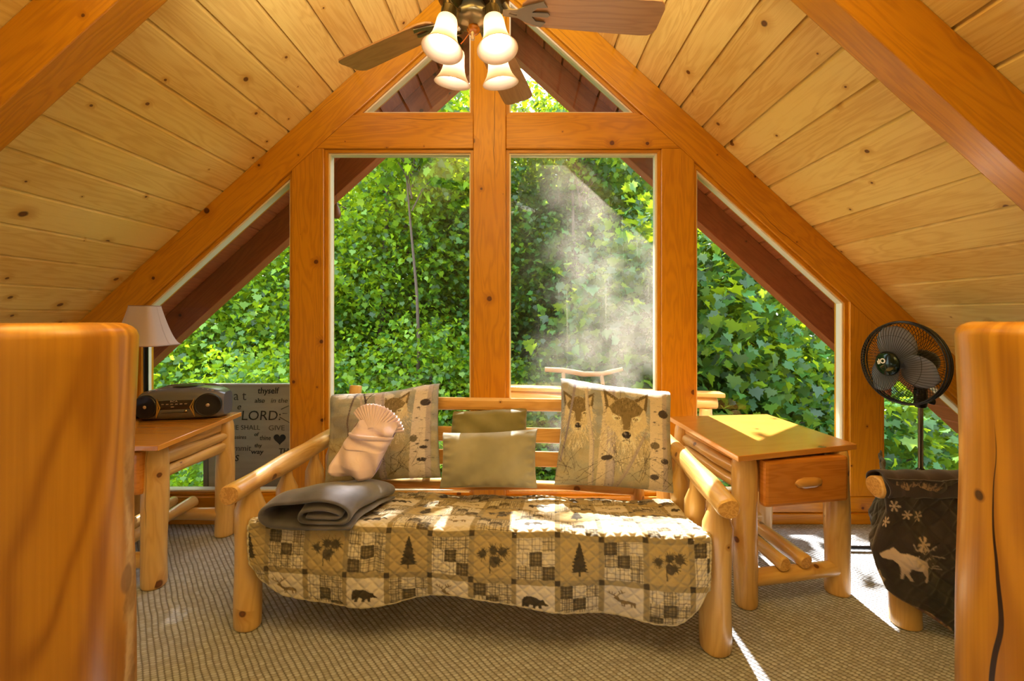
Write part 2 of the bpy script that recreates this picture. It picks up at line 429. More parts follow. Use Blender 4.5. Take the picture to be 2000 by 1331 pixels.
# ------------------------------------------------------------------ the painted-cloth canvas (pure numpy)
class Canvas:
    def __init__(s,w,h,ppm,bg):
        s.w,s.h,s.p=w,h,ppm; s.a=np.empty((int(h*ppm)+1,int(w*ppm)+1,3)); s.a[:]=srgb(bg) if isinstance(bg,str) else bg
    def poly(s,pts,c,al=1.0):
        c=np.clip(np.array(srgb(c) if isinstance(c,str) else c),0,1); p=np.array(pts)*s.p
        H,W,_=s.a.shape; x0,x1=max(0,int(p[:,0].min())),min(W,int(p[:,0].max())+2); y0,y1=max(0,int(p[:,1].min())),min(H,int(p[:,1].max())+2)
        if x1<=x0 or y1<=y0: return
        X,Y=np.meshgrid(np.arange(x0,x1)+.5,np.arange(y0,y1)+.5); ins=np.zeros(X.shape,bool); n=len(p)
        for i in range(n):
            xa,ya=p[i]; xb,yb=p[(i+1)%n]
            if ya==yb: continue
            k=((ya>Y)!=(yb>Y))&(X<(xb-xa)*(Y-ya)/(yb-ya)+xa); ins^=k
        sub=s.a[y0:y1,x0:x1]; sub[ins]=sub[ins]*(1-al)+c*al
    def rect(s,x0,y0,x1,y1,c,al=1.0): s.poly([(x0,y0),(x1,y0),(x1,y1),(x0,y1)],c,al)
    def line(s,p,q,w,c,al=1.0,w2=None):
        p,q=np.array(p,float),np.array(q,float); d=q-p; L=np.hypot(*d)
        if L<1e-9: return
        n=np.array([-d[1],d[0]])/L; w2=w if w2 is None else w2
        s.poly([p+n*w/2,q+n*w2/2,q-n*w2/2,p-n*w/2],c,al)
    def path(s,pts,w,c,al=1.0,w2=None):
        n=len(pts)-1; w2=w if w2 is None else w2
        for i in range(n): s.line(pts[i],pts[i+1],w+(w2-w)*i/n,c,al,w+(w2-w)*(i+1)/n)
    def fur(s,x0,y0,x1,y1,n,L_,seed,cx=None,cy=None,jit=.22,w=.0018):
        r=random.Random(seed); H,W,_=s.a.shape
        for _ in range(n):
            x,y=r.uniform(x0,x1),r.uniform(y0,y1); i,j=int(y*s.p),int(x*s.p)
            if not(0<=i<H and 0<=j<W): continue
            c=s.a[i,j].copy()*r.uniform(1-jit*1.5,1+jit*1.3); a=math.atan2(y-cy,x-cx)+r.uniform(-.4,.4) if cx is not None else r.uniform(0,6.28)
            l=L_*r.uniform(.5,1.2); s.line((x,y),(x+math.cos(a)*l,y+math.sin(a)*l-l*.4),w*r.uniform(.6,1.4),c,.75,w*.3)
    def ell(s,x,y,rx,ry,c,al=1.0,rot=0.0,n=18):
        cr,sr=math.cos(rot),math.sin(rot)
        s.poly([(x+rx*math.cos(t)*cr-ry*math.sin(t)*sr,y+rx*math.cos(t)*sr+ry*math.sin(t)*cr) for t in [2*math.pi*k/n for k in range(n)]],c,al)
    def speckle(s,amt,seed=0,sc=1):
        r=np.random.RandomState(seed); H,W,_=s.a.shape; z=r.rand(H//sc+1,W//sc+1); z=np.kron(z,np.ones((sc,sc)))[:H,:W]
        s.a*= (1-amt+2*amt*z)[...,None]
    def sample(s,u,v):
        H,W,_=s.a.shape; x=np.clip(u*s.p,0,W-1.001); y=np.clip(v*s.p,0,H-1.001); xi=x.astype(int); yi=y.astype(int); fx=(x-xi)[...,None]; fy=(y-yi)[...,None]
        xj=np.minimum(xi+1,W-1); yj=np.minimum(yi+1,H-1)
        return (s.a[yi,xi]*(1-fx)+s.a[yi,xj]*fx)*(1-fy)+(s.a[yj,xi]*(1-fx)+s.a[yj,xj]*fx)*fy
# ================================================================== the setting
XR = -0.1405; ZR = 3.39; SL = 0.905          # ridge and ceiling pitch
CO = 1/math.hypot(1,SL); SI = SL*CO
YG = 2.54                                     # inner face of the gable timbers
BW = 0.1733
def zc(x, drop=0.0): return ZR-drop-SL*abs(x-XR)
DR = 0.24                                     # vertical drop of a rafter underside below the boards

def ceiling(side, name, y0, y1, mat, smax):
    first = .052 if side>0 else .092
    mb=MB(); seams=[0.0]; s=first
    while s<smax: seams.append(s); s+=BW
    rr=random.Random(11 if side>0 else 23)
    def pt(s,d,y):   # s along slope from ridge, d outward
        return (XR+side*(s*CO)+side*d*SI*0, y, ZR-s*SI+d/CO)
    g=.009; dep=.018
    for a,b in zip(seams,seams[1:]):
        ou=rr.uniform(0,60); ov=rr.uniform(0,40)
        prof=[(a,dep),(a+g*.4,dep),(a+g,0),(b-g,0),(b-g*.4,dep),(b,dep)]
        for (s0,d0),(s1,d1) in zip(prof,prof[1:]):
            mb.add([pt(s0,d0,y0),pt(s0,d0,y1),pt(s1,d1,y1),pt(s1,d1,y0)],[(0,1,2,3)],
                   [[(ou+y0,ov+s0-a),(ou+y1,ov+s0-a),(ou+y1,ov+s1-a),(ou+y0,ov+s1-a)]])
    S=seams[-1]; T=.09
    mb.add([pt(0,T,y0),pt(0,T,y1),pt(S,T,y1),pt(S,T,y0)],[(0,1,2,3)])
    for y in (y0,y1): mb.add([pt(0,dep,y),pt(S,dep,y),pt(S,T,y),pt(0,T,y)],[(0,1,2,3)])
    mb.add([pt(S,dep,y0),pt(S,dep,y1),pt(S,T,y1),pt(S,T,y0)],[(0,1,2,3)])
    o=mb.build(name,mat); tag(o,kind='structure'); return o
ceiling(-1,'ceiling_left',-1.0,YG+.12,M['ceil'],4.95)
ceiling(1,'ceiling_right',-1.0,YG+.12,M['ceil'],5.2)
ceiling(-1,'trim_17',YG+.1205,3.24,M['soffit'],4.95)
ceiling(1,'trim_18',YG+.1205,3.24,M['soffit'],5.2)

fl=MB().box((-.1,.96,-.05),(7.4,3.92,.1)); o=fl.build('floor',M['carpet']); tag(o,kind='structure')

def struct(mb,name,mat,bevel=.004): o=mb.build(name,mat,bevel=bevel); tag(o,kind='structure'); return o
# rafter pairs
def rafter(side,name,y0,y1,mat,smax=3.75,drop=DR):
    x1=XR+side*smax*CO; e=.0
    poly=[(XR,ZR-.001),(x1,zc(x1)-.001),(x1,zc(x1,drop)),(XR,ZR-drop)]
    poly=[(x+side*(.0006),z) for x,z in poly]
    if side<0: poly=poly[::-1]
    return struct(MB().prism(poly,y0,y1,(CO,-SI*side)),name,mat)
rafter(-1,'trim_1',YG,YG+.1195,M['beam']); rafter(1,'trim_2',YG,YG+.1195,M['beam'])
rafter(-1,'trim_3',1.323,1.42,M['beam']); rafter(1,'trim_4',1.323,1.42,M['beam'])
rafter(-1,'trim_5',3.11,3.205,M['soffit']); rafter(1,'trim_6',3.11,3.205,M['soffit'])
# posts in the gable (x ranges measured on the front face)
zs=.154
def post(name,x0,x1,y0=YG-.004):
    m=(x0+x1)/2
    def top(x): return zc(x,DR)-.001
    if x0<XR<x1: poly=[(x0,zs),(x1,zs),(x1,top(x1)),(XR,ZR-DR-.001),(x0,top(x0))]
    else: poly=[(x0,zs),(x1,zs),(x1,top(x1)),(x0,top(x0))]
    return struct(MB().prism(poly,y0,YG+.11,(0,1)),name,M['beam'])
CPX=(-.284,-.0957); MLX=(-1.3446,-1.159); MRX=(.8127,1.004); SRX=(1.912,2.107); SLX=(-2.45,-2.255)
post('trim_7',*CPX,y0=YG-.012); post('trim_8',*SRX); post('trim_9',*SLX)
ZT0,ZT1=2.186,2.383
def xr_at(z,side): return XR+side*(ZR-DR-z)/SL
for nm,(a,b) in (('trim_10',MLX),('trim_11',MRX)):
    # the mid posts stop under the collar beam
    ta=min(ZT0,zc(a,DR)-.001); tb=min(ZT0,zc(b,DR)-.001)
    poly=[(a,zs),(b,zs),(b,tb)]
    xk=xr_at(ZT0,-1 if a<0 else 1)
    if a<xk<b: poly.append((xk,ZT0-.0005))
    poly.append((a,ta)); struct(MB().prism(poly,YG-.002,YG+.11,(0,1)),nm,M['beam'])
for nm,xa,xb in (('trim_12',None,CPX[0]),('trim_13',CPX[1],None)):
    side=-1 if xa is None else 1
    if side<0: poly=[(xr_at(ZT0,-1)+.001,ZT0+.0005),(xb-.0005,ZT0+.0005),(xb-.0005,ZT1),(xr_at(ZT1,-1)+.001,ZT1)]
    else: poly=[(xa+.0005,ZT0+.0005),(xr_at(ZT0,1)-.001,ZT0+.0005),(xr_at(ZT1,1)-.001,ZT1),(xa+.0005,ZT1)]
    struct(MB().prism(poly,YG,YG+.11,(1,0)),nm,M['beam'])
# sill board and skirting
struct(MB().box((-.17,YG+.055,.108),(6.0,.13,.0905),grain=0),'wall_gable',M['beam'])
struct(MB().box((-.1,-1.06,1.3),(7.4,.1,4.4),grain=0),'wall_back',M['plaster'])
struct(MB().box((-.17,YG+.03,.031),(6.2,.11,.0615),grain=0),'baseboard_gable',M['beam'])

def inset(poly,d):
    n=len(poly); out=[]
    ar=sum(poly[i][0]*poly[(i+1)%n][1]-poly[(i+1)%n][0]*poly[i][1] for i in range(n)); sg=1 if ar>0 else -1
    for i in range(n):
        p0,p1,p2=Vector(poly[i-1]),Vector(poly[i]),Vector(poly[(i+1)%n])
        d1=(p1-p0).normalized(); d2=(p2-p1).normalized(); n1=Vector((-d1.y,d1.x))*sg; n2=Vector((-d2.y,d2.x))*sg
        b=(n1+n2); b=b/(1+n1.dot(n2)); out.append(tuple(p1+b*d))
    return out
def window(no,poly,dirty=False,t1=.018,t2=.0085):
    w=empty('window_%d'%no,(sum(p[0] for p in poly)/len(poly),YG+.06,min(p[1] for p in poly))); w['kind']='structure'
    poly=inset(poly,.0008)
    p1=inset(poly,t1); p2=inset(p1,t2)
    for nm,a,b,y0,y1,mt in (('window_trim',poly,p1,YG+.016,YG+.1,M['beam']),('glazing_stop',p1,p2,YG+.026,YG+.075,M['stop'])):
        mb=MB(); n=len(a)
        for i in range(n):
            j=(i+1)%n; g=Vector(a[j])-Vector(a[i]); mb.prism([a[i],a[j],b[j],b[i]],y0,y1,g)
        mb.build(nm,mt,w)
    q=inset(p1,.004); mb=MB(); mb.add([(x,YG+.045,z) for x,z in q],[list(range(len(q)))]); mb.build('pane',M['dirty'] if dirty else M['glass'],w)
b0=zs
window(1,[(SLX[1],b0),(MLX[0],b0),(MLX[0],zc(MLX[0],DR)),(SLX[1],zc(SLX[1],DR))])
window(2,[(MLX[1],b0),(CPX[0],b0),(CPX[0],ZT0),(MLX[1],ZT0)])
window(3,[(CPX[1],b0),(MRX[0],b0),(MRX[0],ZT0),(CPX[1],ZT0)],dirty=True)
window(4,[(MRX[1],b0),(SRX[0],b0),(SRX[0],zc(SRX[0],DR)),(MRX[1],zc(MRX[1],DR))])
window(5,[(xr_at(ZT1,-1),ZT1),(CPX[0],ZT1),(CPX[0],zc(CPX[0],DR))])
window(6,[(CPX[1],ZT1),(xr_at(ZT1,1),ZT1),(CPX[1],zc(CPX[1],DR))])
window(7,[(SRX[1],b0),(xr_at(b0,1),b0),(SRX[1],zc(SRX[1],DR))])
window(8,[(xr_at(b0,-1),b0),(SLX[0],b0),(SLX[0],zc(SLX[0],DR))])

# ================================================================== newel posts in front of the camera
def newel_mat(kind):
    src=pine('newel_log_'+kind,'#cf9532','#8f5514','#4d260c',rough=.3,knots=.3,cell=4.0,tone=.45,rings=1.5,coat=.45,vs=5.5,rf=30.0)
    t=NT.__new__(NT); t.mat=src; t.t=src.node_tree; t.b=t.t.nodes['Principled BSDF']; t.out=t.t.nodes['Material Output']
    base=t.b.inputs['Base Color'].links[0].from_socket
    co=t.n('ShaderNodeTexCoord').outputs['Object']; sp=t.n('ShaderNodeSeparateXYZ',Vector=co); x,y,z=sp.outputs
    th=t.m('ARCTAN2',y,x); n=t.noise(co,16,4,.6); n1=t.noise(t.xyz(0.0,0.0,t.m('MULTIPLY',z,4.0)),1.0,2)
    if kind=='scar':     # a bare, scraped strip low on the side of the post that faces the room
        c=t.m('ADD',.36,t.m('MULTIPLY',t.m('SUBTRACT',n1,.5),.5))
        d=t.m('ABSOLUTE',t.m('SUBTRACT',th,c)); d=t.m('ADD',d,t.m('MULTIPLY',t.m('SUBTRACT',n,.5),.55))
        m=t.m('MULTIPLY',t.smooth(d,.10,.2,1.0,0.0),t.smooth(z,1.09,1.0))
        col=t.mix(t.m('MULTIPLY',m,.85),base,t.mix(t.smooth(n,.35,.65),c4('#8f6a3e'),c4('#dcbf94')))
        k=t.m('ADD',t.m('POWER',t.m('DIVIDE',t.m('SUBTRACT',th,.30),.14),2.0),t.m('POWER',t.m('DIVIDE',t.m('SUBTRACT',z,.885),.017),2.0))
        col=t.mix(t.m('MULTIPLY',t.smooth(k,.6,1.3,1.0,0.0),.75),col,c4('#7a5634'))
        t.set(t.b.inputs['Roughness'],t.m('ADD',.3,t.m('MULTIPLY',m,.3)))
    else:                # one long drying crack and a round knot beside it
        th=t.m('FLOORED_MODULO',th,2*math.pi); c=t.m('ADD',3.20,t.m('MULTIPLY',t.m('SUBTRACT',n1,.5),.75)); d=t.m('ABSOLUTE',t.m('SUBTRACT',th,c))
        wz=t.smooth(z,1.06,.80,.004,.030)
        m=t.m('MULTIPLY',t.smooth(t.m('SUBTRACT',d,wz),-.006,.008,1.0,0.0),t.smooth(z,1.09,1.05))
        col=t.mix(m,base,c4('#2e1306'))
        k=t.m('ADD',t.m('POWER',t.m('DIVIDE',t.m('SUBTRACT',th,3.0),.075),2.0),t.m('POWER',t.m('DIVIDE',t.m('SUBTRACT',z,.99),.0062),2.0))
        col=t.mix(t.smooth(k,.9,2.2,.75,0.0),col,c4('#8a5418')); col=t.mix(t.smooth(k,.5,1.1,.9,0.0),col,c4('#3f2412'))
    t.set(t.b.inputs['Base Color'],col); return src
def newel(cx,cy,r,top,label,seed,mat):
    R.seed(seed); prof=[(0,r*1.06),(.25,r*1.05),(.5,r*1.03),(.8,r*1.005),(top-.016,r),(top-.009,r-.0025),(top-.004,r-.007),(top-.001,r-.013),(top,r-.017)]
    mb=MB(); mb.log((cx,cy,0),(cx,cy,top),prof,seg=64,wob=.0022,step=.02,mat=0,cap=0)
    o=mb.build('newel_post',mat); tag(o,label,'post'); return o
newel(-.563,.5,.09,1.193,'thick honey round log newel post at the left edge with a pale scarred patch',3,newel_mat('scar'))
newel(.624,.5,.09,1.1945,'thick honey coloured round log newel post at the right edge with a long dark crack',4,newel_mat('crack'))

# ================================================================== futon
A=math.radians(4.2); U=Vector((math.cos(A),-math.sin(A),0)); V=Vector((math.sin(A),math.cos(A),0)); O=Vector((-1.066,1.70,0))
def L(u,v,z): return O+U*u+V*v+Vector((0,0,z))
LEN=1.772
fut=empty('log_futon',L(LEN/2,.35,0),'two seat log framed futon with slatted back standing in front of the gable windows','futon')
R.seed(5)
def leg(u,v,top,r):
    prof=[(0,r-.008),(.003,r-.002),(.012,r),(top-.075,r),(top-.02,r*.62),(top,r*.58)]
    mb=MB(); mb.log(L(u,v,0),L(u,v,top),prof,seg=32,wob=.003,cap=1); return mb.build('leg',[M['log'],M['end']],fut)
AZ=.55; AR=.037
leg(0,0,AZ-.02,.05); leg(LEN,0,AZ-.02,.051); leg(0,.67,AZ-.02,.052); leg(LEN,.67,AZ-.02,.052)
for u in (0,LEN):
    e=L(u,-.115,AZ+(.004 if u else 0)); f=L(u,.74,AZ+(.012))
    MB().log(e,f,[(0,AR-.004),(.004,AR-.001),(.012,AR+.001),(.4,AR+.003),(.845,AR),(.855,AR-.005)],seg=32,wob=.003).build('armrest',[M['log'],M['end']],fut)
    for v in (.24,.46):   # fat turned spindles under the arm
        prof=[(0,.02),(.05,.022),(.09,.04),(.14,.043),(.20,.042),(.25,.022),(.30,.018)]
        MB().log(L(u,v,.24),L(u,v,.54),prof,seg=24,wob=.0015).build('spindle',[M['log'],M['end']],fut)
    MB().log(L(u,.0,.22),L(u,.67,.22),r=.036,taper=.95).build('side_rail',[M['log'],M['end']],fut)
MB().log(L(.0,.03,.245),L(LEN,.03,.245),r=.04).build('front_rail',[M['log'],M['end']],fut)
MB().log(L(.0,.62,.2),L(LEN,.62,.2),r=.036).build('rear_rail',[M['log'],M['end']],fut)
# reclined slatted back
def B(u,h):  # point on the back plane; h height above floor
    return L(u,.60+(h-.3)*.22,h)
ZB=Vector((0,0,1)); bn=(B(0,1)-B(0,0)).normalized()
rot=Matrix((U, U.cross(bn)*-1, bn)).transposed()
for u in (.095,LEN-.17):
    p0,p1=B(u,.2),B(u,.822); Lg=(p1-p0).length
    MB().log(p0,p1,[(0,.034),(Lg-.006,.034),(Lg-.002,.0325),(Lg,.030)],seg=28).build('back_post',[M['log'],M['end']],fut)
def flat(name,u0,u1,h0,h1,th,mat,dy=0.0,bev=.008):
    c=(B(u0,h0)+B(u1,h1))/2+V*dy
    return MB().box(c,(abs(u1-u0),th,abs(h1-h0)/bn.z),rot,grain=0 if abs(u1-u0)>abs(h1-h0) else 2,bev=bev).build(name,mat,fut)
flat('top_rail',.12,LEN-.14,.702,.768,.05,M['slat'],-.005,.018)
for h0,h1 in ((.545,.62),(.43,.505)): flat('back_slat',.13,LEN-.2,h0,h1,.022,M['slat'],-.006)
flat('back_stile',.50,.54,.36,.70,.02,M['slat'],.016); flat('back_stile',1.27,1.31,.36,.70,.02,M['slat'],.016)
flat('back_stile',.135,.175,.36,.70,.02,M['slat'],.016); flat('back_stile',LEN-.25,LEN-.21,.36,.70,.02,M['slat'],.016)
MB().log(B(.1,.335),B(LEN-.17,.335),r=.026).build('bottom_rail',[M['log'],M['end']],fut)
# seat deck slats
mb=MB()
for k in range(9): mb.box(L(LEN/2,.08+k*.06,.272-.006*k*0),(LEN-.14,.045,.018),Matrix.Rotation(-A,3,'Z'),grain=0)
mb.build('seat_deck',M['slat'],fut)

# mattress (maroon)
def seat_z(v): return .434-.12*max(0,min(1,(v+.05)/.6))
R.seed(8)
def mattress():
    n=60; u0,u1=.065,LEN-.055; sec=[]
    for k in range(n):
        th=2*math.pi*k/n; c,s=math.cos(th),math.sin(th); e=.35
        x=math.copysign(abs(c)**e,c); y=math.copysign(abs(s)**e,s); sec.append((x,y))
    us=[0,.004,.012,.03,.08]+[.08+(u1-u0-.16)*i/20 for i in range(1,20)]+[u1-u0-.08,u1-u0-.03,u1-u0-.012,u1-u0-.004,u1-u0]
    sh=[.7,.86,.95,.99,1]+[1]*19+[1,.99,.95,.86,.7]
    vs=[];fs=[]
    for uu,q in zip(us,sh):
        for x,y in sec:
            v=.235+x*.285*(.5+.5*q); zt=seat_z(v)-.012; zb=.285; z=(zt+zb)/2+y*(zt-zb)/2*q
            vs.append(L(u0+uu,v,z))
    for i in range(len(us)-1):
        for k in range(n): k2=(k+1)%n; fs.append((i*n+k,i*n+k2,(i+1)*n+k2,(i+1)*n+k))
    mb=MB(); mb.add(vs,fs,None,0,True); mb.add(vs[:n],[list(range(n))],None,0,True); mb.add(vs[-n:],[list(range(n))],None,0,True)
    return mb.build('futon_mattress',cloth('maroon_canvas','#8c1a2c','#a3263a',.7))
o=mattress(); tag(o,'maroon futon mattress showing at the right end under the patchwork quilt','mattress')

# ------------------------------------------------------------------ motifs
BEAR=[(.03,.42),(.05,.6),(.1,.72),(.2,.78),(.32,.76),(.42,.77),(.54,.72),(.64,.62),(.72,.58),(.76,.61),(.8,.56),(.86,.44),(.96,.33),(.97,.28),(.9,.26),(.8,.30),(.72,.3),(.72,.12),(.76,.07),(.64,.06),(.6,.24),(.52,.2),(.5,.06),(.4,.05),(.42,.26),(.32,.3),(.28,.25),(.24,.06),(.12,.06),(.14,.2),(.08,.12),(.02,.12)]
DEER=[(.30,.55),(.34,.52),(.38,.42),(.5,.36),(.66,.36),(.82,.34),(.9,.3),(.88,.2),(.88,.02),(.84,.02),(.82,.16),(.78,.18),(.79,.02),(.75,.02),(.72,.2),(.6,.19),(.56,.16),(.55,.02),(.51,.02),(.51,.16),(.48,.18),(.49,.02),(.45,.02),(.43,.2),(.36,.26),(.28,.36),(.22,.42),(.18,.44),(.2,.5),(.26,.54)]
def put(cv,shape,x,y,w,h,c,flip=False): cv.poly([(x+(w-a*w if flip else a*w),y+b*h) for a,b in shape],c)
def deer(cv,x,y,w,h,c,flip=False):
    put(cv,DEER,x,y,w,h,c,flip); f=lambda a,b:(x+(w-a*w if flip else a*w),y+b*h)
    for base,pts in ((.28,[(.28,.54),(.34,.66),(.44,.74),(.46,.9)]),(.24,[(.26,.54),(.16,.62),(.06,.7),(.04,.86)])):
        cv.path([f(*p) for p in pts],w*.045,c,w2=w*.02)
    for a,b in (((.38,.69),(.34,.84)),((.43,.74),(.54,.84)),((.45,.8),(.40,.9)),((.12,.65),(.14,.8)),((.07,.7),(-.02,.78)),((.2,.6),(.24,.72))): cv.line(f(*a),f(*b),w*.03,c)
def ftree(cv,x,y,w,h,c,seed=1):
    r=random.Random(seed); n=9; Lp=[];Rp=[]
    for i in range(n):
        t=i/n; ww=w*.5*(1-t)**.85; yy=y+h*.12+h*.88*t
        Lp+= [(x-ww*r.uniform(.85,1.05),yy),(x-ww*.62,yy+h*.05)]; Rp+= [(x+ww*r.uniform(.85,1.05),yy),(x+ww*.62,yy+h*.05)]
    cv.poly(Lp+[(x,y+h)]+Rp[::-1],c); cv.rect(x-w*.04,y,x+w*.04,y+h*.2,c)
def pinecone(cv,x,y,s,c,seed=1):
    r=random.Random(seed)
    for cx,cy,rr in ((-.28,.12,.2),(.02,.22,.22),(.28,.2,.24),(.12,-.02,.2)):
        for k in range(34):
            a=r.uniform(0,6.28); l=rr*r.uniform(.6,1); cv.line((x+cx*s,y+cy*s),(x+(cx+math.cos(a)*l)*s,y+(cy+math.sin(a)*l)*s),s*.028,c,.9,s*.008)
        cv.ell(x+cx*s,y+cy*s,rr*s*.5,rr*s*.5,c,.85)
    cv.ell(x+.02*s,y-.06*s,.11*s,.15*s,'#4a4132',.9,.4); cv.path([(x-.05*s,y),(x-.08*s,y-.2*s),(x-.06*s,y-.36*s)],s*.03,c)
def plaid(cv,x,y,s,seed):
    r=random.Random(seed); cv.rect(x,y,x+s,y+s,'#cbbc98'); n=3; q=s/n; dark=r.choice([(1,1)]); two=r.choice([(0,2),(2,0),(0,0)])
    for i in range(n):
        for j in range(n):
            a,b=x+i*q,y+j*q; kind=0 if (i,j) in (dark,two) else r.choice([1,1,2])
            if kind==0: cv.rect(a,b,a+q,b+q,'#8c7e5c'); nl=4; col='#3b3122'; al=.62; wf=.12
            elif kind==1: cv.rect(a,b,a+q,b+q,'#d3c5a2'); nl=5; col='#43372a'; al=.72; wf=.045
            else: cv.rect(a,b,a+q,b+q,'#e0d5bb'); nl=3; col='#5b4c38'; al=.65; wf=.04
            for k in range(nl):
                w=q*(wf*(1.7 if k%3==0 else .8)); 
                t=a+q*(k+.5)/nl+r.uniform(-.05,.05)*q; cv.rect(t-w/2,b,t+w/2,b+q,col,al)
                t=b+q*(k+.5)/nl+r.uniform(-.05,.05)*q; cv.rect(a,t-w/2,a+q,t+w/2,col,al)
            if kind==1: 
                t=a+q*r.uniform(.3,.7); cv.rect(t,b,t+q*.14,b+q,'#6d5d42',.5)

# ------------------------------------------------------------------ quilt on the seat
PT=.1545; QW=1.70; QU0=.035; VB=.50
def quilt():
    # cloth coordinate w runs across (0..QW); t runs from the back edge over the seat and down
    flat_len=.56; hang=.35; cv=Canvas(QW,flat_len+hang+.02,560,'#a3936b')
    fold=flat_len+.012
    x_off=.084
    seeds=0
    for row in range(-4,3):
        y1=fold+.028+row*PT      # top of the row measured in t
        for colm in range(-1,11):
            x0=x_off+colm*PT; g=.0095; seeds+=1
            X0,X1=x0+g,x0+PT-g; T0,T1=y1+g,y1+PT-g; s=X1-X0
            # canvas y = t (so pictures are flipped: draw upside down by mapping)
            H=cv.h
            yy=H-T1
            if (row+colm)%2==0: plaid(cv,X0,yy,s,seeds*7+3)
            else:
                if row%2==0:
                    cv.rect(X0,yy,X1,yy+s,'#bca671')
                    if (colm//2)%2==0: pinecone(cv,X0+s*.5,yy+s*.45,s*.95,'#4c432f',seeds)
                    else: ftree(cv,X0+s*.5,yy+s*.1,s*.52,s*.84,'#423925',seeds)
                else:
                    cv.rect(X0,yy,X1,yy+s,'#e0d5c0')
                    if (colm//2)%2==0: deer(cv,X0+s*.10,yy+s*.42,s*.8,s*.52,'#86714a')
                    else: put(cv,BEAR,X0+s*.12,yy+s*.36,s*.74,s*.46,'#3f3523')
    H=cv.h
    for row in range(-4,4):
        for colm in range(-1,12):
            x=x_off+colm*PT; y=H-(fold+.028+row*PT); cv.rect(x-.0095,y-.0095,x+.0095,y+.0095,'#453a28')
    cv.speckle(.04,3)
    nu,nt=620,330
    w=np.linspace(0,QW,nu)[:,None]*np.ones((1,nt)); T=flat_len+hang; t=np.ones((nu,1))*np.linspace(0,T,nt)[None]
    wn_=w/QW
    # lower edge scallop measured from the photograph: hang length along the width
    kx=np.array([0,.03,.08,.15,.25,.34,.42,.47,.52,.6,.7,.8,.88,.93,.965,.985,1.0]); 
    ky=np.array([.18,.24,.292,.312,.316,.305,.275,.262,.268,.285,.305,.322,.328,.322,.275,.23,.19])
    hg=np.interp(wn_[:,0],kx,ky); ks=np.hanning(21); ks/=ks.sum(); hg=np.convolve(np.pad(hg,10,'edge'),ks,'valid')
    s=np.where(t<flat_len,t,flat_len+(t-flat_len)*(hg[:,None]/hang))
    d=s-flat_len
    rad=.035
    # path: flat (v from VB down to -.045+..) then a quarter round then down
    vf=-.062+rad
    vflat=VB+(vf-VB)*np.clip(s/flat_len,0,1)
    arc=np.clip(d/(rad*math.pi/2),0,1)*math.pi/2; dn=np.clip(d-rad*math.pi/2,0,None)
    v=np.where(d<=0,vflat,vf-rad*np.sin(arc)); 
    zt=.434-.12*np.clip((v+.05)/.6,0,1)
    z=np.where(d<=0,zt,zt-rad*(1-np.cos(arc))-dn)
    # hanging face: gentle folds, bellied outwards
    fall=np.clip(dn/.25,0,1)
    bel=-.018*np.sin(np.clip(dn/.3,0,1)*math.pi)
    fold_=.016*np.sin(wn_*17+.8)*fall+.010*np.sin(wn_*31+2.1)*fall**1.5
    crease=-.02*np.exp(-((wn_-.292)/.012)**2)*np.clip(1-np.abs(dn-.08)/.12,0,1)*-1
    v=v+bel+fold_+crease
    # tuck at left/right edges and narrow towards the bottom corner
    u=QU0+w
    edge=np.minimum(wn_,1-wn_)
    sd=np.where(wn_<.5,1,-1)
    u=u+sd*.012*np.exp(-(edge/.02)**2)*fall*2
    # seat surface softness
    soft=.006*np.sin(u*9+1)*np.sin(v*11)+.004*np.sin(u*23+v*14)
    z=z+np.where(d<=0,soft,soft*np.clip(1-dn/.1,0,1))
    z=z-np.where(d<=0,.035*np.exp(-((w)/.03)**2),0)
    # diamond quilting, 5 cm
    a=(w+t)/.052; b=(w-t)/.052
    qa=np.abs(a-np.round(a))*.052; qb=np.abs(b-np.round(b))*.052
    puff=.0035*(np.minimum(1,np.minimum(qa,qb)/.012)-1)
    nz=np.where(d<=0,1.0,np.cos(arc)); nv=-np.where(d<=0,0.0,np.sin(arc))
    z=z+puff*nz+.0045; v=v+puff*nv
    Pt=np.zeros((nu,nt,3)); 
    for k in range(3): Pt[...,k]=O[k]+U[k]*u+V[k]*v
    Pt[...,2]=z
    col=cv.sample(w,cv.h-s)
    edgeb=(hg[:,None]-(s-flat_len)<.006)|(w<.006)|(w>QW-.006)
    col[edgeb]=srgb('#cfc3a2')
    o=grid_obj('patchwork_quilt',Pt,col,vcol_cloth('quilt_cotton',.85,700,.15,.2),thick=.005)
    return o
tag(quilt(),'beige and brown patchwork quilt with bears, deer and pine trees on the futon seat','quilt')

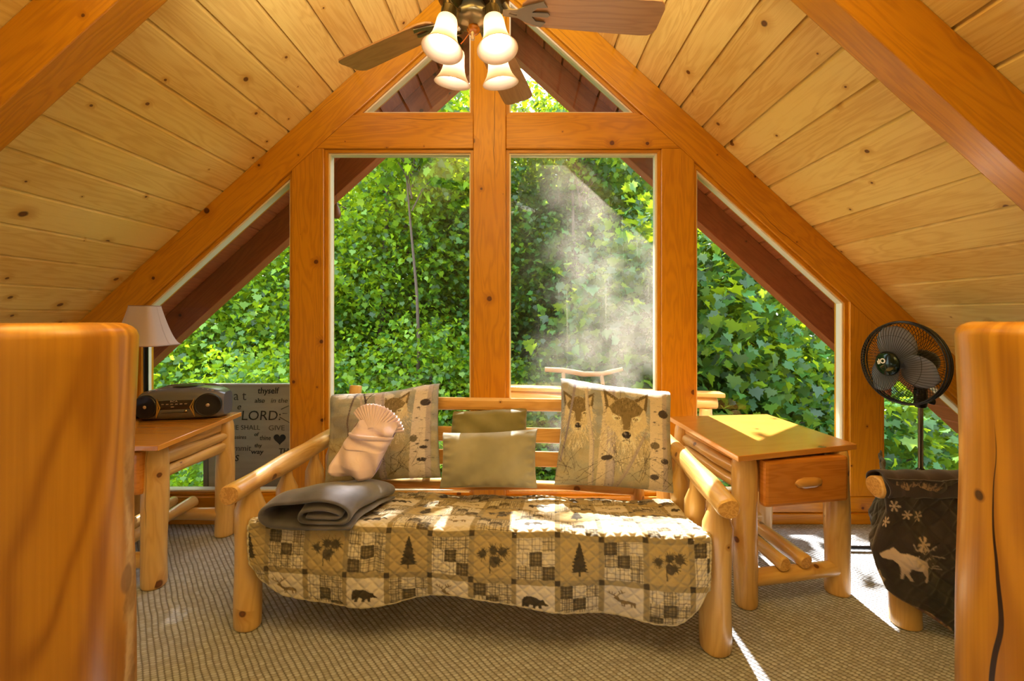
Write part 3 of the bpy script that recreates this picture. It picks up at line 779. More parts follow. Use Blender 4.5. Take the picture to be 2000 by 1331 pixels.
# ------------------------------------------------------------------ cushions
def cushion(name,w,h,th,base,yaw,lean,roll,cv,mat,label,cat,group=None,n=150,seed=0,dents=(),pinch=.04,plain_col=None,corner=None,side=None,bend=0.0):
    """cushion standing on its lower edge; base = centre of the lower edge, lean = tilt back"""
    g=np.linspace(-1,1,n); a,b=np.meshgrid(g,g,indexing='ij')
    rs=np.random.RandomState(seed)
    pr=(1-np.abs(a)**2.6).clip(0)*(1-np.abs(b)**2.6).clip(0); T=th/2*pr**.48
    x=a*w/2*(1-pinch*(1-np.abs(b)**2)*np.abs(a)**3); z=(b+1)*h/2; z=h/2+b*h/2*(1-pinch*(1-np.abs(a)**2)*np.abs(b)**3)
    wr=0
    for k in range(7):
        kx,kz=rs.uniform(-9,9,2); wr=wr+rs.uniform(.3,1)*np.sin(kx*a+kz*b+rs.uniform(0,6))
    # puckers running in from the edges
    rim=np.exp(-((1-np.maximum(np.abs(a),np.abs(b)))/.16)**2)
    wr=wr*.0024+rim*.006*(np.sin(a*26+seed)*(np.abs(b)>np.abs(a))+np.sin(b*23+seed)*(np.abs(a)>=np.abs(b)))
    dn=0
    for (dx,dz,rr,dd) in dents: dn=dn-dd*np.exp(-(((a-dx)**2+(b-dz)**2)/rr**2))
    yf=-(T+(wr+dn)*np.clip(pr*5,0,1)); yb=T*.8
    if corner:
        for (ca,cb,dx,dz) in corner:
            wgt=np.exp(-((a-ca)**2+(b-cb)**2)/.5); x=x+wgt*dx; z=z+wgt*dz
    bq=np.clip((b-.6)/.4,0,1)**2; yf=yf+bend*bq; yb=yb+bend*bq; z=z-bend*.45*bq
    P1=np.stack([x,yf,z],-1); P2=np.stack([x,yb,z],-1)[::-1]
    Rm=Euler((0,0,yaw)).to_matrix()@Matrix.Rotation(-lean,3,'X')@Matrix.Rotation(roll,3,'Y'); Rn=np.array(Rm)
    full=np.concatenate([P1,P2],0)@Rn.T+np.array(base)
    if cv is not None:
        c=np.clip(cv.sample((a+1)/2*cv.w,(b+1)/2*cv.h)*1.3,0,.9); cb_=np.empty_like(c); cb_[:]=srgb(plain_col or '#8a8271'); C=np.concatenate([c,cb_],0)
    else: C=None
    o=grid_obj(name,full,C,mat); tag(o,label,cat,group); return o

def birch(cv,pts,w0,w1,c='#cfc4b2',seed=0,dark='#2b2530'):
    r=random.Random(seed); cv.path(pts,w0,c,1,w1)
    for i in range(len(pts)-1):
        (x0,y0),(x1,y1)=pts[i],pts[i+1]; L_=math.hypot(x1-x0,y1-y0); k=int(L_/.008)
        wd=w0+(w1-w0)*i/max(1,len(pts)-1)
        cv.line((x0+wd*.36,y0),(x1+wd*.36,y1),wd*.28,'#8c8394',.55)
        for j in range(k):
            t=r.random(); x=x0+(x1-x0)*t; y=y0+(y1-y0)*t; o_=r.uniform(-.5,.35)*wd; l=wd*r.uniform(.1,.4)
            cv.line((x+o_,y),(x+o_+l,y-.001),.0012,'#5a5060',.6)
        for j in range(max(1,int(L_/.07))):
            t=r.random(); x=x0+(x1-x0)*t+r.uniform(-.3,.3)*wd; y=y0+(y1-y0)*t; e_=wd*r.uniform(.06,.15); cv.poly([(x-e_,y),(x-e_*.5,y+e_*.35),(x+e_*.3,y+e_*.5),(x+e_,y+e_*.1),(x+e_*.2,y-e_*.3)],dark,.85)
def twigs(cv,x0,y0,x1,y1,n,seed,c='#3d3230'):
    r=random.Random(seed)
    for _ in range(n):
        x,y=r.uniform(x0,x1),r.uniform(y0,y1); a=r.uniform(0.2,2.9); pts=[(x,y)]
        for k in range(6): a+=r.uniform(-.35,.35); x+=math.cos(a)*.022; y+=math.sin(a)*.022; pts.append((x,y))
        cv.path(pts,.0024,c,.8,.0009)
        cv.path([pts[3],(pts[3][0]+.02*math.cos(a+.7),pts[3][1]+.02*math.sin(a+.7))],.0012,c,.7)
def wolf(cv,x,y,s,half=False,seed=0):
    r=random.Random(seed)
    for k in range(620):      # shaggy ruff
        a=r.uniform(0,6.28); d=r.uniform(.15,.68)*s; px=x+math.cos(a)*d*.82; py=y-.26*s+math.sin(a)*d*1.12
        c=r.choice(['#d8cdb4','#c7b994','#b3a582','#e4dcc8']) if py<y+.12*s else r.choice(['#7a6c50','#5f5340','#94855f'])
        cv.line((px,py),(px+math.cos(a)*.07*s,py+math.sin(a)*.07*s-.06*s),.018*s,c,.9,.003*s)
    for sx in (-1,1):
        cv.poly([(x+sx*.44*s,y+.18*s),(x+sx*.5*s,y+.66*s),(x+sx*.12*s,y+.42*s)],'#6b5d43'); cv.poly([(x+sx*.38*s,y+.26*s),(x+sx*.43*s,y+.54*s),(x+sx*.2*s,y+.38*s)],'#c3b391')
    cv.poly([(x-.42*s,y+.22*s),(x-.16*s,y+.46*s),(x,y+.5*s),(x+.16*s,y+.46*s),(x+.42*s,y+.22*s),(x+.46*s,y-.1*s),(x+.24*s,y-.3*s),(x+.12*s,y-.5*s),(x,y-.56*s),(x-.12*s,y-.5*s),(x-.24*s,y-.3*s),(x-.46*s,y-.1*s)],'#cfc2a2')
    cv.poly([(x-.38*s,y+.26*s),(x-.16*s,y+.45*s),(x,y+.5*s),(x+.16*s,y+.45*s),(x+.38*s,y+.26*s),(x+.3*s,y+.12*s),(x+.1*s,y+.04*s),(x+.07*s,y-.22*s),(x-.07*s,y-.22*s),(x-.1*s,y+.04*s),(x-.3*s,y+.12*s)],'#7d6d4b')
    for k in range(90):
        px=x+r.uniform(-.3,.3)*s; py=y+r.uniform(.12,.44)*s; cv.line((px,py),(px*1.0+r.uniform(-.01,.01)*s,py+.06*s),.012*s,r.choice(['#4a3f2e','#a0906a','#5f5138']),.7)
    for sx in (-1,1):
        cv.poly([(x+sx*.12*s,y-.02*s),(x+sx*.2*s,y+.07*s),(x+sx*.34*s,y+.08*s),(x+sx*.28*s,y-.02*s)],'#e6dcc2')
        cv.ell(x+sx*.2*s,y+.015*s,.055*s,.03*s,'#2d2620'); cv.ell(x+sx*.2*s,y+.015*s,.034*s,.024*s,'#c9b98a'); cv.ell(x+sx*.2*s,y+.015*s,.013*s,.018*s,'#14110f')
        cv.line((x+sx*.09*s,y+.1*s),(x+sx*.12*s,y-.12*s),.03*s,'#5a4d37',.5)
    cv.ell(x,y-.40*s,.15*s,.13*s,'#ddd2b8'); cv.ell(x,y-.33*s,.1*s,.075*s,'#2a2529'); cv.ell(x-.03*s,y-.31*s,.03*s,.02*s,'#8b8790',.7)
    cv.path([(x-.10*s,y-.47*s),(x,y-.435*s),(x+.10*s,y-.47*s)],.014*s,'#3a302a')
    for sx in (-1,1): cv.fur(x+sx*.25*s-.2*s,y-.28*s,x+sx*.25*s+.2*s,y-.04*s,260,.06*s,seed+3,x,y+.1*s)
    cv.fur(x-.5*s,y-.85*s,x+.5*s,y-.3*s,500,.09*s,seed+4,x,y)
    cv.fur(x-.42*s,y+.1*s,x+.42*s,y+.6*s,420,.05*s,seed+5,x,y-.1*s,.3)

def wolf_canvas(w,h,variant):
    cv=Canvas(w,h,900,'#a3a08e'); r=random.Random(variant)
    cv.rect(0,h*.45,w,h,'#9aa1a9',.75)
    for _ in range(260):
        x,y=r.uniform(0,w),r.uniform(0,h); cv.ell(x,y,r.uniform(.01,.05),r.uniform(.008,.03),r.choice(['#b6ad93','#8f8d85','#a79c7b','#b9bcc0','#7f858f'] if y>h*.4 else ['#b3a581','#998b68','#c2b595']),.25)
    return cv
def snow(cv,x0,y0,x1,y1,n,seed):
    r=random.Random(seed)
    for _ in range(n): cv.ell(r.uniform(x0,x1),r.uniform(y0,y1),r.uniform(.01,.04),r.uniform(.006,.016),'#dfdde0',.6,r.uniform(-.3,.3))
WP=.52
cv=wolf_canvas(WP,WP,1)
for x in (.11,.2,.27,.36,.42): cv.path([(x,.25),(x+.01,.5)],.006,'#5e5a66',.7,.002)
snow(cv,.08,.42,.5,.50,60,3)
wolf(cv,.085,.31,.15,seed=4)
birch(cv,[(.012,.1),(.045,.3),(.083,.5)],.008,.013,'#8f8792',9)
birch(cv,[(.155,.0),(.15,.2),(.125,.35),(.122,.5)],.022,.014,'#c9bfae',2)
birch(cv,[(.20,.0),(.205,.2),(.215,.34),(.20,.42)],.05,.022,'#cdc1aa',3)
birch(cv,[(.235,.0),(.24,.25),(.235,.46)],.03,.04,'#b4acb0',4)
wolf(cv,.302,.30,.205,seed=5)
birch(cv,[(.445,.0),(.45,.28),(.455,.52)],.085,.08,'#d2c6b3',6)
cv.ell(.218,.13,.026,.011,'#332b2c',.95,.2); cv.ell(.43,.195,.022,.016,'#5f5340',.9); cv.ell(.475,.34,.026,.02,'#352c2b',.95); cv.ell(.475,.13,.02,.012,'#2b2530',.9); cv.ell(.425,.06,.02,.012,'#2b2530',.9)
twigs(cv,.0,.0,.16,.10,14,3); twigs(cv,.24,.02,.39,.12,16,5); twigs(cv,.44,.0,.52,.12,8,6)
birch(cv,[(.26,.0),(.33,.13),(.39,.25)],.018,.009,'#a79b91',8)
cv.fur(0,0,.52,.52,5200,.012,77,jit=.14)
cv.speckle(.07,5)
clothm=vcol_cloth('tapestry_cloth',.9,800,.1,.35)
cushion('throw_pillow',.545,.545,.15,(.435,2.035,.395),math.radians(-4),math.radians(20),math.radians(2.5),cv,clothm,'square tapestry pillow printed with two wolves peering between birch trunks, right end of the futon','pillow',seed=3,n=230,bend=.10,dents=((.7,.75,.25,.02),(-.7,.8,.2,.01)),corner=((-1,1,-.005,.03),(1,1,.01,-.01),(-1,-1,-.012,.0)),plain_col='#7d7869')
cv=wolf_canvas(WP,WP,2); snow(cv,.05,.42,.45,.5,26,9)
wolf(cv,.31,.34,.15,seed=7)
birch(cv,[(.11,.12),(.10,.3),(.15,.52)],.008,.008,'#5f5560',1); birch(cv,[(.18,.2),(.17,.35),(.15,.52)],.012,.010,'#b8afb0',2)
cv.path([(.2,.3),(.18,.42),(.16,.5)],.008,'#3d3441'); cv.path([(.18,.4),(.22,.47)],.004,'#3d3441')
birch(cv,[(.27,.0),(.25,.3),(.245,.52)],.03,.05,'#c3bac0',5)
birch(cv,[(.43,.0),(.44,.28),(.46,.52)],.10,.075,'#d0c7c4',6)
cv.ell(.46,.37,.026,.016,'#2a2430',.95); cv.ell(.405,.2,.017,.018,'#5a5440',.9); cv.ell(.45,.155,.02,.008,'#2b2530',.95); cv.ell(.44,.095,.022,.01,'#2b2530',.95); cv.ell(.47,.49,.02,.012,'#2b2530',.9)
twigs(cv,.28,.02,.40,.12,14,8); twigs(cv,.02,.03,.2,.2,16,2,'#5b4526')
cv.fur(0,0,.52,.52,5200,.012,78,jit=.14); cv.rect(0,0,.16,.34,'#8d7247',.25)
cv.speckle(.07,6)
cushion('throw_pillow',.555,.49,.15,(-.675,2.11,.40),math.radians(4),math.radians(21),math.radians(-3),cv,clothm,'square tapestry pillow printed with birch trunks, standing behind the pink shell pillow','pillow',seed=8,n=200,bend=.09,dents=((-.75,-.1,.3,.03),(-.3,.3,.25,.012)),corner=((1,1,.0,.035),(-1,1,-.01,.01)),plain_col='#7d7869')
cushion('throw_pillow',.405,.30,.10,(-.175,2.19,.46),math.radians(-2),math.radians(20),math.radians(-.5),None,cloth('olive_satin','#7c7440','#8c8450',.5,9,.3,.35,.5),'small olive green velvet cushion leaning behind the sage cushion in the middle of the futon','pillow',seed=11,bend=.045,corner=((1,1,.0,.008),(-1,1,.01,-.01)))
cushion('throw_pillow',.455,.27,.12,(-.158,2.02,.405),math.radians(-3),math.radians(17),math.radians(-1),None,cloth('sage_suede','#9a9780','#b0ac93',.6,7,.4,.3,.4),'rectangular sage green cushion at the front of the pair in the middle of the futon','pillow',seed=12,bend=.03,corner=((1,1,.005,.012),(-1,1,-.003,-.004)),dents=((-.3,.55,.35,.012),))
# ------------------------------------------------------------------ folded blanket and the pink pillow
R.seed(21)
def folded_blanket():
    """a plush throw folded over: three stacked layers with round folds in front, one mesh"""
    c=L(.19,-.055,.0); mat=cloth('grey_plush','#3b3a44','#686672',.9,7,.6,.9,.2)
    W=.40; n=46; mu=44
    # cross-section in (v, z): outer wrap around an inner roll
    def sect(s):
        outer=[(.33,.095),(.25,.108),(.15,.112),(.07,.108),(.015,.09),(-.012,.062),(-.008,.034),(.02,.020),(.08,.016),(.2,.014),(.32,.012)]
        return outer
    vs=[]; 
    th=.013
    def lay(path,u0,u1,name):
        pass
    # spiral profile as seen from the front: in (u,z); the roll axis runs back
    P_=[( .385,.018),(.30,.014),(.2,.012),(.1,.012),(.035,.016),(.004,.034),(.006,.058),(.04,.074),(.1,.084),(.17,.092),(.25,.094),(.33,.090),(.372,.072),(.376,.048),(.355,.034),(.30,.030),(.22,.029),(.172,.033),(.160,.048),(.175,.062),(.22,.067),(.29,.067),(.335,.060),(.337,.050),(.30,.045),(.23,.044),(.19,.047)]
    pts=[]
    k=len(P_)
    for i in range(k-1):      # catmull-rom
        p0,p1,p2,p3=[Vector(P_[max(0,min(k-1,i+j))]) for j in (-1,0,1,2)]
        for t in [q/5 for q in range(5)]:
            pts.append(.5*((2*p1)+(-p0+p2)*t+(2*p0-5*p1+4*p2-p3)*t*t+(-p0+3*p1-3*p2+p3)*t**3))
    pts.append(Vector(P_[-1])); m=len(pts)
    nv=26; D=.37
    a=np.zeros((m,nv,3))
    for i,p in enumerate(pts):
        for j in range(nv):
            q=j/(nv-1); v=-.092+q*D*1.08
            u=.10+p.x*.93*(1-.10*q)+.045*q+.006*math.sin(9*q+p.x*12)
            hz=p.y*(1-.30*q)
            if j==0: pass
            rnd=.010*math.exp(-(q/.05)**2)
            z=seat_z(v)+.006-.030*math.exp(-(q/.16)**2)+hz*1.32+.004*math.sin(p.x*30+q*7)*(p.y/.1)-rnd*(p.y/.1)
            w=L(u,v,0); a[i,j]=(w.x,w.y,z)
    o=grid_obj('folded_blanket',a,None,mat); 
    s=o.modifiers.new('solid','SOLIDIFY'); s.thickness=.0125; s.offset=0
    sb=o.modifiers.new('sub','SUBSURF'); sb.levels=1; sb.render_levels=1
    tag(o,'dark grey plush throw folded into a roll on the left front of the futon seat','blanket')
folded_blanket()

def pink():
    mat=NT('pink_satin'); t=mat; co=t.n('ShaderNodeTexCoord').outputs['Object']; n=t.noise(co,9,3)
    t.setb(Base_Color=t.mix(n,c4('#dcc4d4'),c4('#efdae6')),Roughness=.42,Sheen_Weight=.5,Specular_IOR_Level=.6); t.bump(t.noise(co,30,2,.5,1.0),.25,.006)
    base=Vector((Xp(682,1.86),1.86,.515)); root=empty('shell_pillow',base,'pink satin pillow folded into a pleated shell, standing on the folded grey blanket','pillow')
    # body: flattened sack from the base (wide, square corners) rising and leaning right/back
    n=90;m=120; a=np.zeros((n,m,3))
    top=Vector((.098,.11,.215)); H=top.length
    for i in range(n):
        s=i/(n-1)
        cx=top.x*s; cy=top.y*s; cz=top.z*s
        w=np.interp(s,[0,.02,.06,.15,.4,.7,.9,1],[.080,.092,.098,.101,.097,.096,.094,.088]); d=np.interp(s,[0,.02,.07,.2,.5,.8,1],[.018,.030,.045,.058,.062,.055,.03])
        for j in range(m):
            th=2*math.pi*j/m; c,s_=math.cos(th),math.sin(th); e=.72
            x=math.copysign(abs(c)**e,c)*w; y=math.copysign(abs(s_)**e,s_)*d
            fold=.0035*math.sin(th*5+s*9)+.004*math.sin(14*s+2.2*c*2+th)+.003*math.sin(30*s+3*c)*(s>.5)
            a[i,j]=(base.x+cx+x*.97,base.y+cy+y+(-fold if s_<0 else fold)*2.2,base.z+cz-x*.18*(1-s*.5)+.006)
    o=grid_obj('pillow_body',a,None,mat.mat,root)
    a2=np.zeros((14,m,3))   # closed bottom
    for i in range(14):
        q=i/13
        cen=a[0].mean(0)
        a2[i]=cen+(a[0]-cen)*q
    grid_obj('pillow_base',a2,None,mat.mat,root)
    # pleated shell fan
    nn=260; mm=18; b=np.zeros((nn,mm,3)); c0=base+top*.60
    for i in range(nn):
        q=i/(nn-1); ang=math.radians(158-148*q)
        for j in range(mm):
            r=j/(mm-1); 
            rad=.022+(.094+.008*math.sin(ang))*r*(1+.03*abs(math.sin(q*19*math.pi)))
            pl=.008*math.sin(q*38*math.pi)*r
            x=math.cos(ang)*rad*1.0; z=math.sin(ang)*rad*.88
            b[i,j]=(c0.x+x+.022,c0.y+.035+pl-.045*(1-r)+.03*r, c0.z+.045+z-x*.25)
    o=grid_obj('pleated_fan',b,None,mat.mat,root,thick=.004)
    # the turned hem: a soft roll hugging the front of the body below the fan
    i0=int(n*.70); fr=[j for j in range(m) if math.sin(2*math.pi*j/m)<.15]
    fr=sorted(fr,key=lambda j:(2*math.pi*j/m+.2-math.pi)%(2*math.pi)); bnd=np.zeros((len(fr),12,3)); cen=a[i0].mean(0)
    for q,j in enumerate(fr):
        p=a[i0,j]; o_=(p-cen); o_[2]=0; o_/=np.linalg.norm(o_); tp=math.sin(math.pi*q/(len(fr)-1))**.35
        for k in range(12):
            t_=2*math.pi*k/11; bnd[q,k]=p+o_*(.002+.0065*math.sin(t_))*tp+np.array([0,0,.010*math.cos(t_)*tp+.008*math.sin(math.pi*q/(len(fr)-1))])
    grid_obj('folded_hem',bnd,None,mat.mat,root)
pink()

# ------------------------------------------------------------------ log end tables
def end_table(label,corners,zt,legs,seed,r=.0475,drawer=True):
    R.seed(seed)
    cen=sum((Vector((*c,0)) for c in corners),Vector())/4
    root=empty('log_end_table',cen,label,'table')
    th=.024
    poly=[Vector((*c,zt)) for c in corners]
    mb=MB(); n=4; ou=R.uniform(0,9); g=(poly[1]-poly[0]).normalized(); q=Vector((-g.y,g.x,0))
    low=[p-Vector((0,0,th)) for p in poly]; uv=lambda p:(ou+p.dot(g),p.dot(q))
    mb.add(poly+low,[(0,1,2,3),(7,6,5,4)]+[(i,i+4,(i+1)%4+4,(i+1)%4) for i in range(4)],
           [[uv(p) for p in poly],[uv(p) for p in low[::-1]]]+[[(uv(poly[i])[0],3),(uv(poly[i])[0],3+th),(uv(poly[(i+1)%4])[0]+.001,3+th),(uv(poly[(i+1)%4])[0]+.001,3)] if i%2==0 else [(uv(poly[i])[1],4),(uv(poly[i])[1],4+th),(uv(poly[(i+1)%4])[1],4+th),(uv(poly[(i+1)%4])[1],4)] for i in range(4)])
    mb.build('tabletop',M['tabletop'],root,bevel=.003)
    z1=zt-th-.001
    for x,y in legs:
        rr=r*R.uniform(.97,1.04)
        MB().log((x,y,0),(x,y,z1),[(0,rr-.008),(.003,rr-.002),(.012,rr),(z1-.07,rr*.98),(z1-.03,rr*.93),(z1-.008,rr*.82),(z1,rr*.74)],seg=32,wob=.002,step=.03).build('leg',[M['log'],M['end']],root)
    FL,FR,BR,BL=[Vector((*p,0)) for p in legs]
    Z=lambda z:Vector((0,0,z))
    for a,b in ((FL,BL),(FR,BR)):
        for z in (.553,.488): MB().log(a+Z(z),b+Z(z),r=.029,seg=20).build('side_log',[M['log'],M['end']],root)
        d=(b-a).normalized(); rot_=Matrix((d,Z(1).cross(d),Z(1))).transposed()
        MB().box((a+b)/2+Z(.602),((b-a).length-.05,.022,.042),rot_,grain=0,bev=.004).build('apron',M['slat'],root)
    for z in (.56,.49): MB().log(BL+Z(z),BR+Z(z),r=.027,seg=20).build('rear_log',[M['log'],M['end']],root)
    MB().log(FL+Z(.108),FR+Z(.108),r=.034,seg=24).build('front_stretcher',[M['log'],M['end']],root)
    MB().log(BL+Z(.112),BR+Z(.112),r=.034,seg=24).build('rear_stretcher',[M['log'],M['end']],root)
    for t in (.36,.60):
        a=FL.lerp(FR,t)+Z(.166); b=BL.lerp(BR,t)+Z(.168); d=(b-a).normalized()
        MB().log(a-d*.035,b+d*.03,r=.029,seg=22).build('shelf_log',[M['log'],M['end']],root)
    if drawer:
        g=(FR-FL).normalized(); back=Vector((-g.y,g.x,0)); W=(FR-FL).length
        rot_=Matrix((g,back,Z(1))).transposed()
        c=FL.lerp(FR,.535)-back*(.044)+Z(.520)
        d=MB().box(c,(W-.055,.045,.19),rot_,grain=0,bev=.014).build('drawer_front',M['drawer'],root)
        ORG[d.name]=ORG[root.name]
        pc=c-back*.034-Z(.004)
        mb=MB()   # hand-carved pull: a tapered block with a notch on its left
        prof=[(-.065,.0,.0),(-.05,.022,.018),(-.02,.026,.026),(.03,.026,.024),(.06,.020,.018),(.068,.006,.008)]
        vs=[];fs=[]
        for x,dp,hh in prof:
            for k in range(8):
                a_=2*math.pi*k/8; vs.append(pc+g*x+back*(.014-dp*.6*(1 if math.cos(a_)>0 else 0)*abs(math.cos(a_)))+Z(hh*math.sin(a_)+.0*x))
        for i in range(len(prof)-1):
            for k in range(8): k2=(k+1)%8; fs.append((i*8+k,i*8+k2,(i+1)*8+k2,(i+1)*8+k))
        mb.add(vs,fs,[[(vs[f].dot(g),vs[f].z) for f in ff] for ff in fs],0,True); mb.build('drawer_pull',M['slat'],d)
        body=MB().box(c+back*.24-Z(-.006),(W-.13,.42,.14),rot_,grain=1); body.build('drawer_box',M['slat'],root)
    return root
end_table('honey pine log end table with a drawer and bare sunlit top, right of the futon',[(.854,1.72),(1.45,1.885),(1.39,2.47),(.813,2.41)],.65,[(.931,1.82),(1.375,1.90),(1.335,2.42),(.872,2.35)],31)
end_table('honey pine log end table carrying the boombox and lamp, left of the futon',[(-2.22,1.845),(-1.543,1.845),(-1.612,2.50),(-2.24,2.50)],.655,[(-2.12,1.95),(-1.645,1.95),(-1.64,2.40),(-2.12,2.41)],32)

# ------------------------------------------------------------------ text helper (lettering that exists on things in the place)
def text_mesh(s,size,shear=0.0,depth=.0004,off=0.0):
    cu=bpy.data.curves.new('lettering','FONT'); cu.body=s; cu.size=size; cu.shear=shear; cu.extrude=depth; cu.offset=off
    cu.align_x='LEFT'; cu.resolution_u=3
    o=bpy.data.objects.new('lettering',cu); COL.objects.link(o); bpy.context.view_layer.update()
    me=bpy.data.meshes.new_from_object(o.evaluated_get(bpy.context.evaluated_depsgraph_get())); bpy.data.objects.remove(o); bpy.data.curves.remove(cu)
    me.name='lettering'; return me
def place_text(s,pos,size,M3,mat,parent,shear=0.0,off=0.0,depth=.0004,sx=1.0,name='lettering'):
    me=text_mesh(s,size,shear,depth,off); T=M3.to_4x4()
    me.transform(Matrix.Diagonal((sx,1,1,1))); me.transform(T); me.materials.clear(); me.materials.append(mat)
    o=bpy.data.objects.new(name,me); COL.objects.link(o); o.parent=parent; o.location=Vector(pos)-ORG[parent.name]; ORG[o.name]=ORG[parent.name]
    return o
FRONT=Matrix(((1,0,0),(0,0,-1),(0,1,0)))   # text facing -Y

# ------------------------------------------------------------------ boombox
def boombox():
    yaw=math.radians(12); c=Vector((-1.832,2.375,.6552)); root=empty('boombox',c,'black and grey portable cd boombox with round speakers on the left end table','boombox')
    Ux=Vector((math.cos(yaw),math.sin(yaw),0)); Uy=Vector((-math.sin(yaw),math.cos(yaw),0))
    def W(x,y,z): return c+Ux*x+Uy*y+Vector((0,0,z))
    Hh=.168; Wd=.203
    def sec(x):  # half depth front, height at x
        q=abs(x)/Wd; return .105*(1-.30*q**2.6), Hh*(1-.16*q**2.5)
    def front(x,z):  # front surface y (negative)
        d,h=sec(x); t=(z/h-.42)/.62; return -d*(1-max(0,abs(t))**2.6*.42)
    def shell(x0,x1,mat,name,inset_=0.0,n=20):
        m=48; a=[]
        xs=[x0+(x1-x0)*i/n for i in range(n+1)]
        pts=[]
        for x in xs:
            q=abs(x)/Wd; e_=1.0
            if q>.86: e_=math.sqrt(max(0.0,1-((q-.86)/.16)**2))*.5+.5
            d,h=sec(x); ring=[]
            for k in range(m):
                th=2*math.pi*k/m; cc,ss=math.cos(th),math.sin(th); e=.55
                y=math.copysign(abs(cc)**e,cc)*d*e_; z=.5*h+math.copysign(abs(ss)**e,ss)*.5*h*(e_*.5+.5)-inset_*0
                ring.append(W(x,y*(1-inset_),z+.002))
            pts.append(ring)
        mb=MB(); fs=[]; vs=[p for r_ in pts for p in r_]
        for i in range(n):
            for k in range(m): k2=(k+1)%m; fs.append((i*m+k,i*m+k2,(i+1)*m+k2,(i+1)*m+k))
        mb.add(vs,fs,None,0,True); mb.add(vs[:m],[list(range(m))],None,0,True); mb.add(vs[-m:],[list(range(m))],None,0,True)
        return mb.build(name,mat,root)
    gun=plain('boombox_grey','#767883',.25,.35); dark=plain('boombox_dark','#16161b',.3); 
    brown=plain('boombox_panel','#3a3230',.25,.2); gold=plain('boombox_gold','#c5a45c',.3,.6); silv=plain('boombox_silver','#b9a9a4',.3,.5)
    shell(-Wd,Wd,gun,'housing')
    def patch(x0,x1,z0,z1,out,mat,name,n=16,m=10,shape=None,par=None):
        a=np.zeros((n,m,3))
        for i in range(n):
            for j in range(m):
                s_,t_=i/(n-1),j/(m-1); x=x0+(x1-x0)*s_; zz0,zz1=z0,z1
                if shape: zz0,zz1=shape(s_)
                z=zz0+(zz1-zz0)*t_; d,h=sec(x); tt=max(-1,min(1,(z-.5*h)/(.5*h))); y=-d*(1-abs(tt)**(1/.55))**.55 if abs(tt)<1 else 0
                p=W(x,y-out,z+.002); a[i,j]=p
        return grid_obj(name,a,None,mat,par or root,thick=.003)
    patch(-.093,.093,.012,.135,.0025,brown,'control_panel')
    for sx in (-1,1):
        x=.144*sx; z=.078; 
        yy=front(x,z)-.004
        nrm=(-Uy+Ux*sx*.22).normalized(); cc=W(x,yy+.004,z)
        mb=MB().lathe([(.062,-.012),(.062,.0),(.0595,.006),(.056,.007),(.053,.003),(.03,-.003),(.012,-.005),(.011,.0),(.007,.004),(0.0001,.005)],cc,nrm,40)
        sp=mb.build('speaker',dark,root)
        ORG[sp.name]=ORG[root.name]
        MB().lathe([(.0535,.0045),(.0555,.0075),(.0575,.0045)],cc,nrm,40).build('speaker_ring',plain('ring_grey','#3b3b44',.3,.5),sp)
        MB().lathe([(.010,.0035),(.007,.0065),(.0001,.0075)],cc,nrm,16).build('speaker_cap',silv,sp)
    for sx in (-1,1):   # gold brackets beside the speakers
        mb=MB(); pts=[(.088,.118),(.105,.120),(.094,.075),(.106,.022),(.090,.022),(.076,.072)]
        inn=[(.092,.10),(.0865,.074),(.093,.045),(.0925,.074)]
        mb.tube([W(sx*a,front(sx*a,b)-.007,b) for a,b in ((.086,.118),(.069,.074),(.088,.024),(.080,.074))],.0038,8,closed=True)
        mb.build('handle_bracket',gold,root)
    def osh(s_): w_=math.sqrt(max(0.0,1-(2*s_-1)**2))**.8; return (.118,.118+.030*w_+.002)
    patch(-.062,.055,0,0,.006,silv,'display_bezel',24,6,osh)
    patch(-.03,.02,.122,.136,.0085,plain('lcd','#6f7358',.3),'display',6,4)
    for k in range(6): 
        x=-.055+k*.021; MB().box(W(x,front(x,.09)-.0085,.092),(.012,.006,.005),Matrix((Ux,Uy,Vector((0,0,1)))).transposed(),bev=.002).build('button',silv,root)
    MB().box(W(-.01,front(0,.078)-.0085,.078),(.014,.006,.005),Matrix((Ux,Uy,Vector((0,0,1)))).transposed(),bev=.002).build('button',silv,root)
    MB().box(W(0,front(0,.05)-.006,.047),(.12,.004,.002),Matrix((Ux,Uy,Vector((0,0,1)))).transposed()).build('cassette_slot',M['black'],root)
    MB().lathe([(.006,-.004),(.006,.004),(.0001,.005)],W(.05,front(.05,.055)-.006,.055),-Uy,16).build('jack_ring',M['chrome'],root)
    # top cd lid and buttons, carry handle
    MB().lathe([(.072,0),(.070,.006),(.05,.009),(.0001,.010)],W(.005,.012,Hh-.004),(0,0,1),40).build('disc_lid',dark,root)
    for k,(x,m_) in enumerate(((-.135,silv),(-.105,plain('red_button','#c2503a',.4)),(-.085,silv),(.10,silv),(.125,silv),(.15,silv))):
        d,h=sec(x); MB().box(W(x,-.062,h-.007),(.018,.014,.006),(Matrix((Ux,Uy,Vector((0,0,1)))).transposed())@Matrix.Rotation(math.radians(30),3,'X'),bev=.002).build('button',m_,root)
    mb=MB().tube([W(-.155,.045,.132),W(-.15,.055,.150),W(-.11,.062,.163),W(0,.065,.169),W(.11,.062,.163),W(.15,.055,.150),W(.155,.045,.132)],[.008]*7,10); mb.build('carry_handle',gun,root)
    Mx=Matrix((Ux,Vector((0,0,1)),-Uy)).transposed()
    place_text('RCA',W(-.023,front(0,.103)-.0065,.1015),.0125,Mx,silv,root,off=.0003,sx=1.4,name='lettering')
boombox()

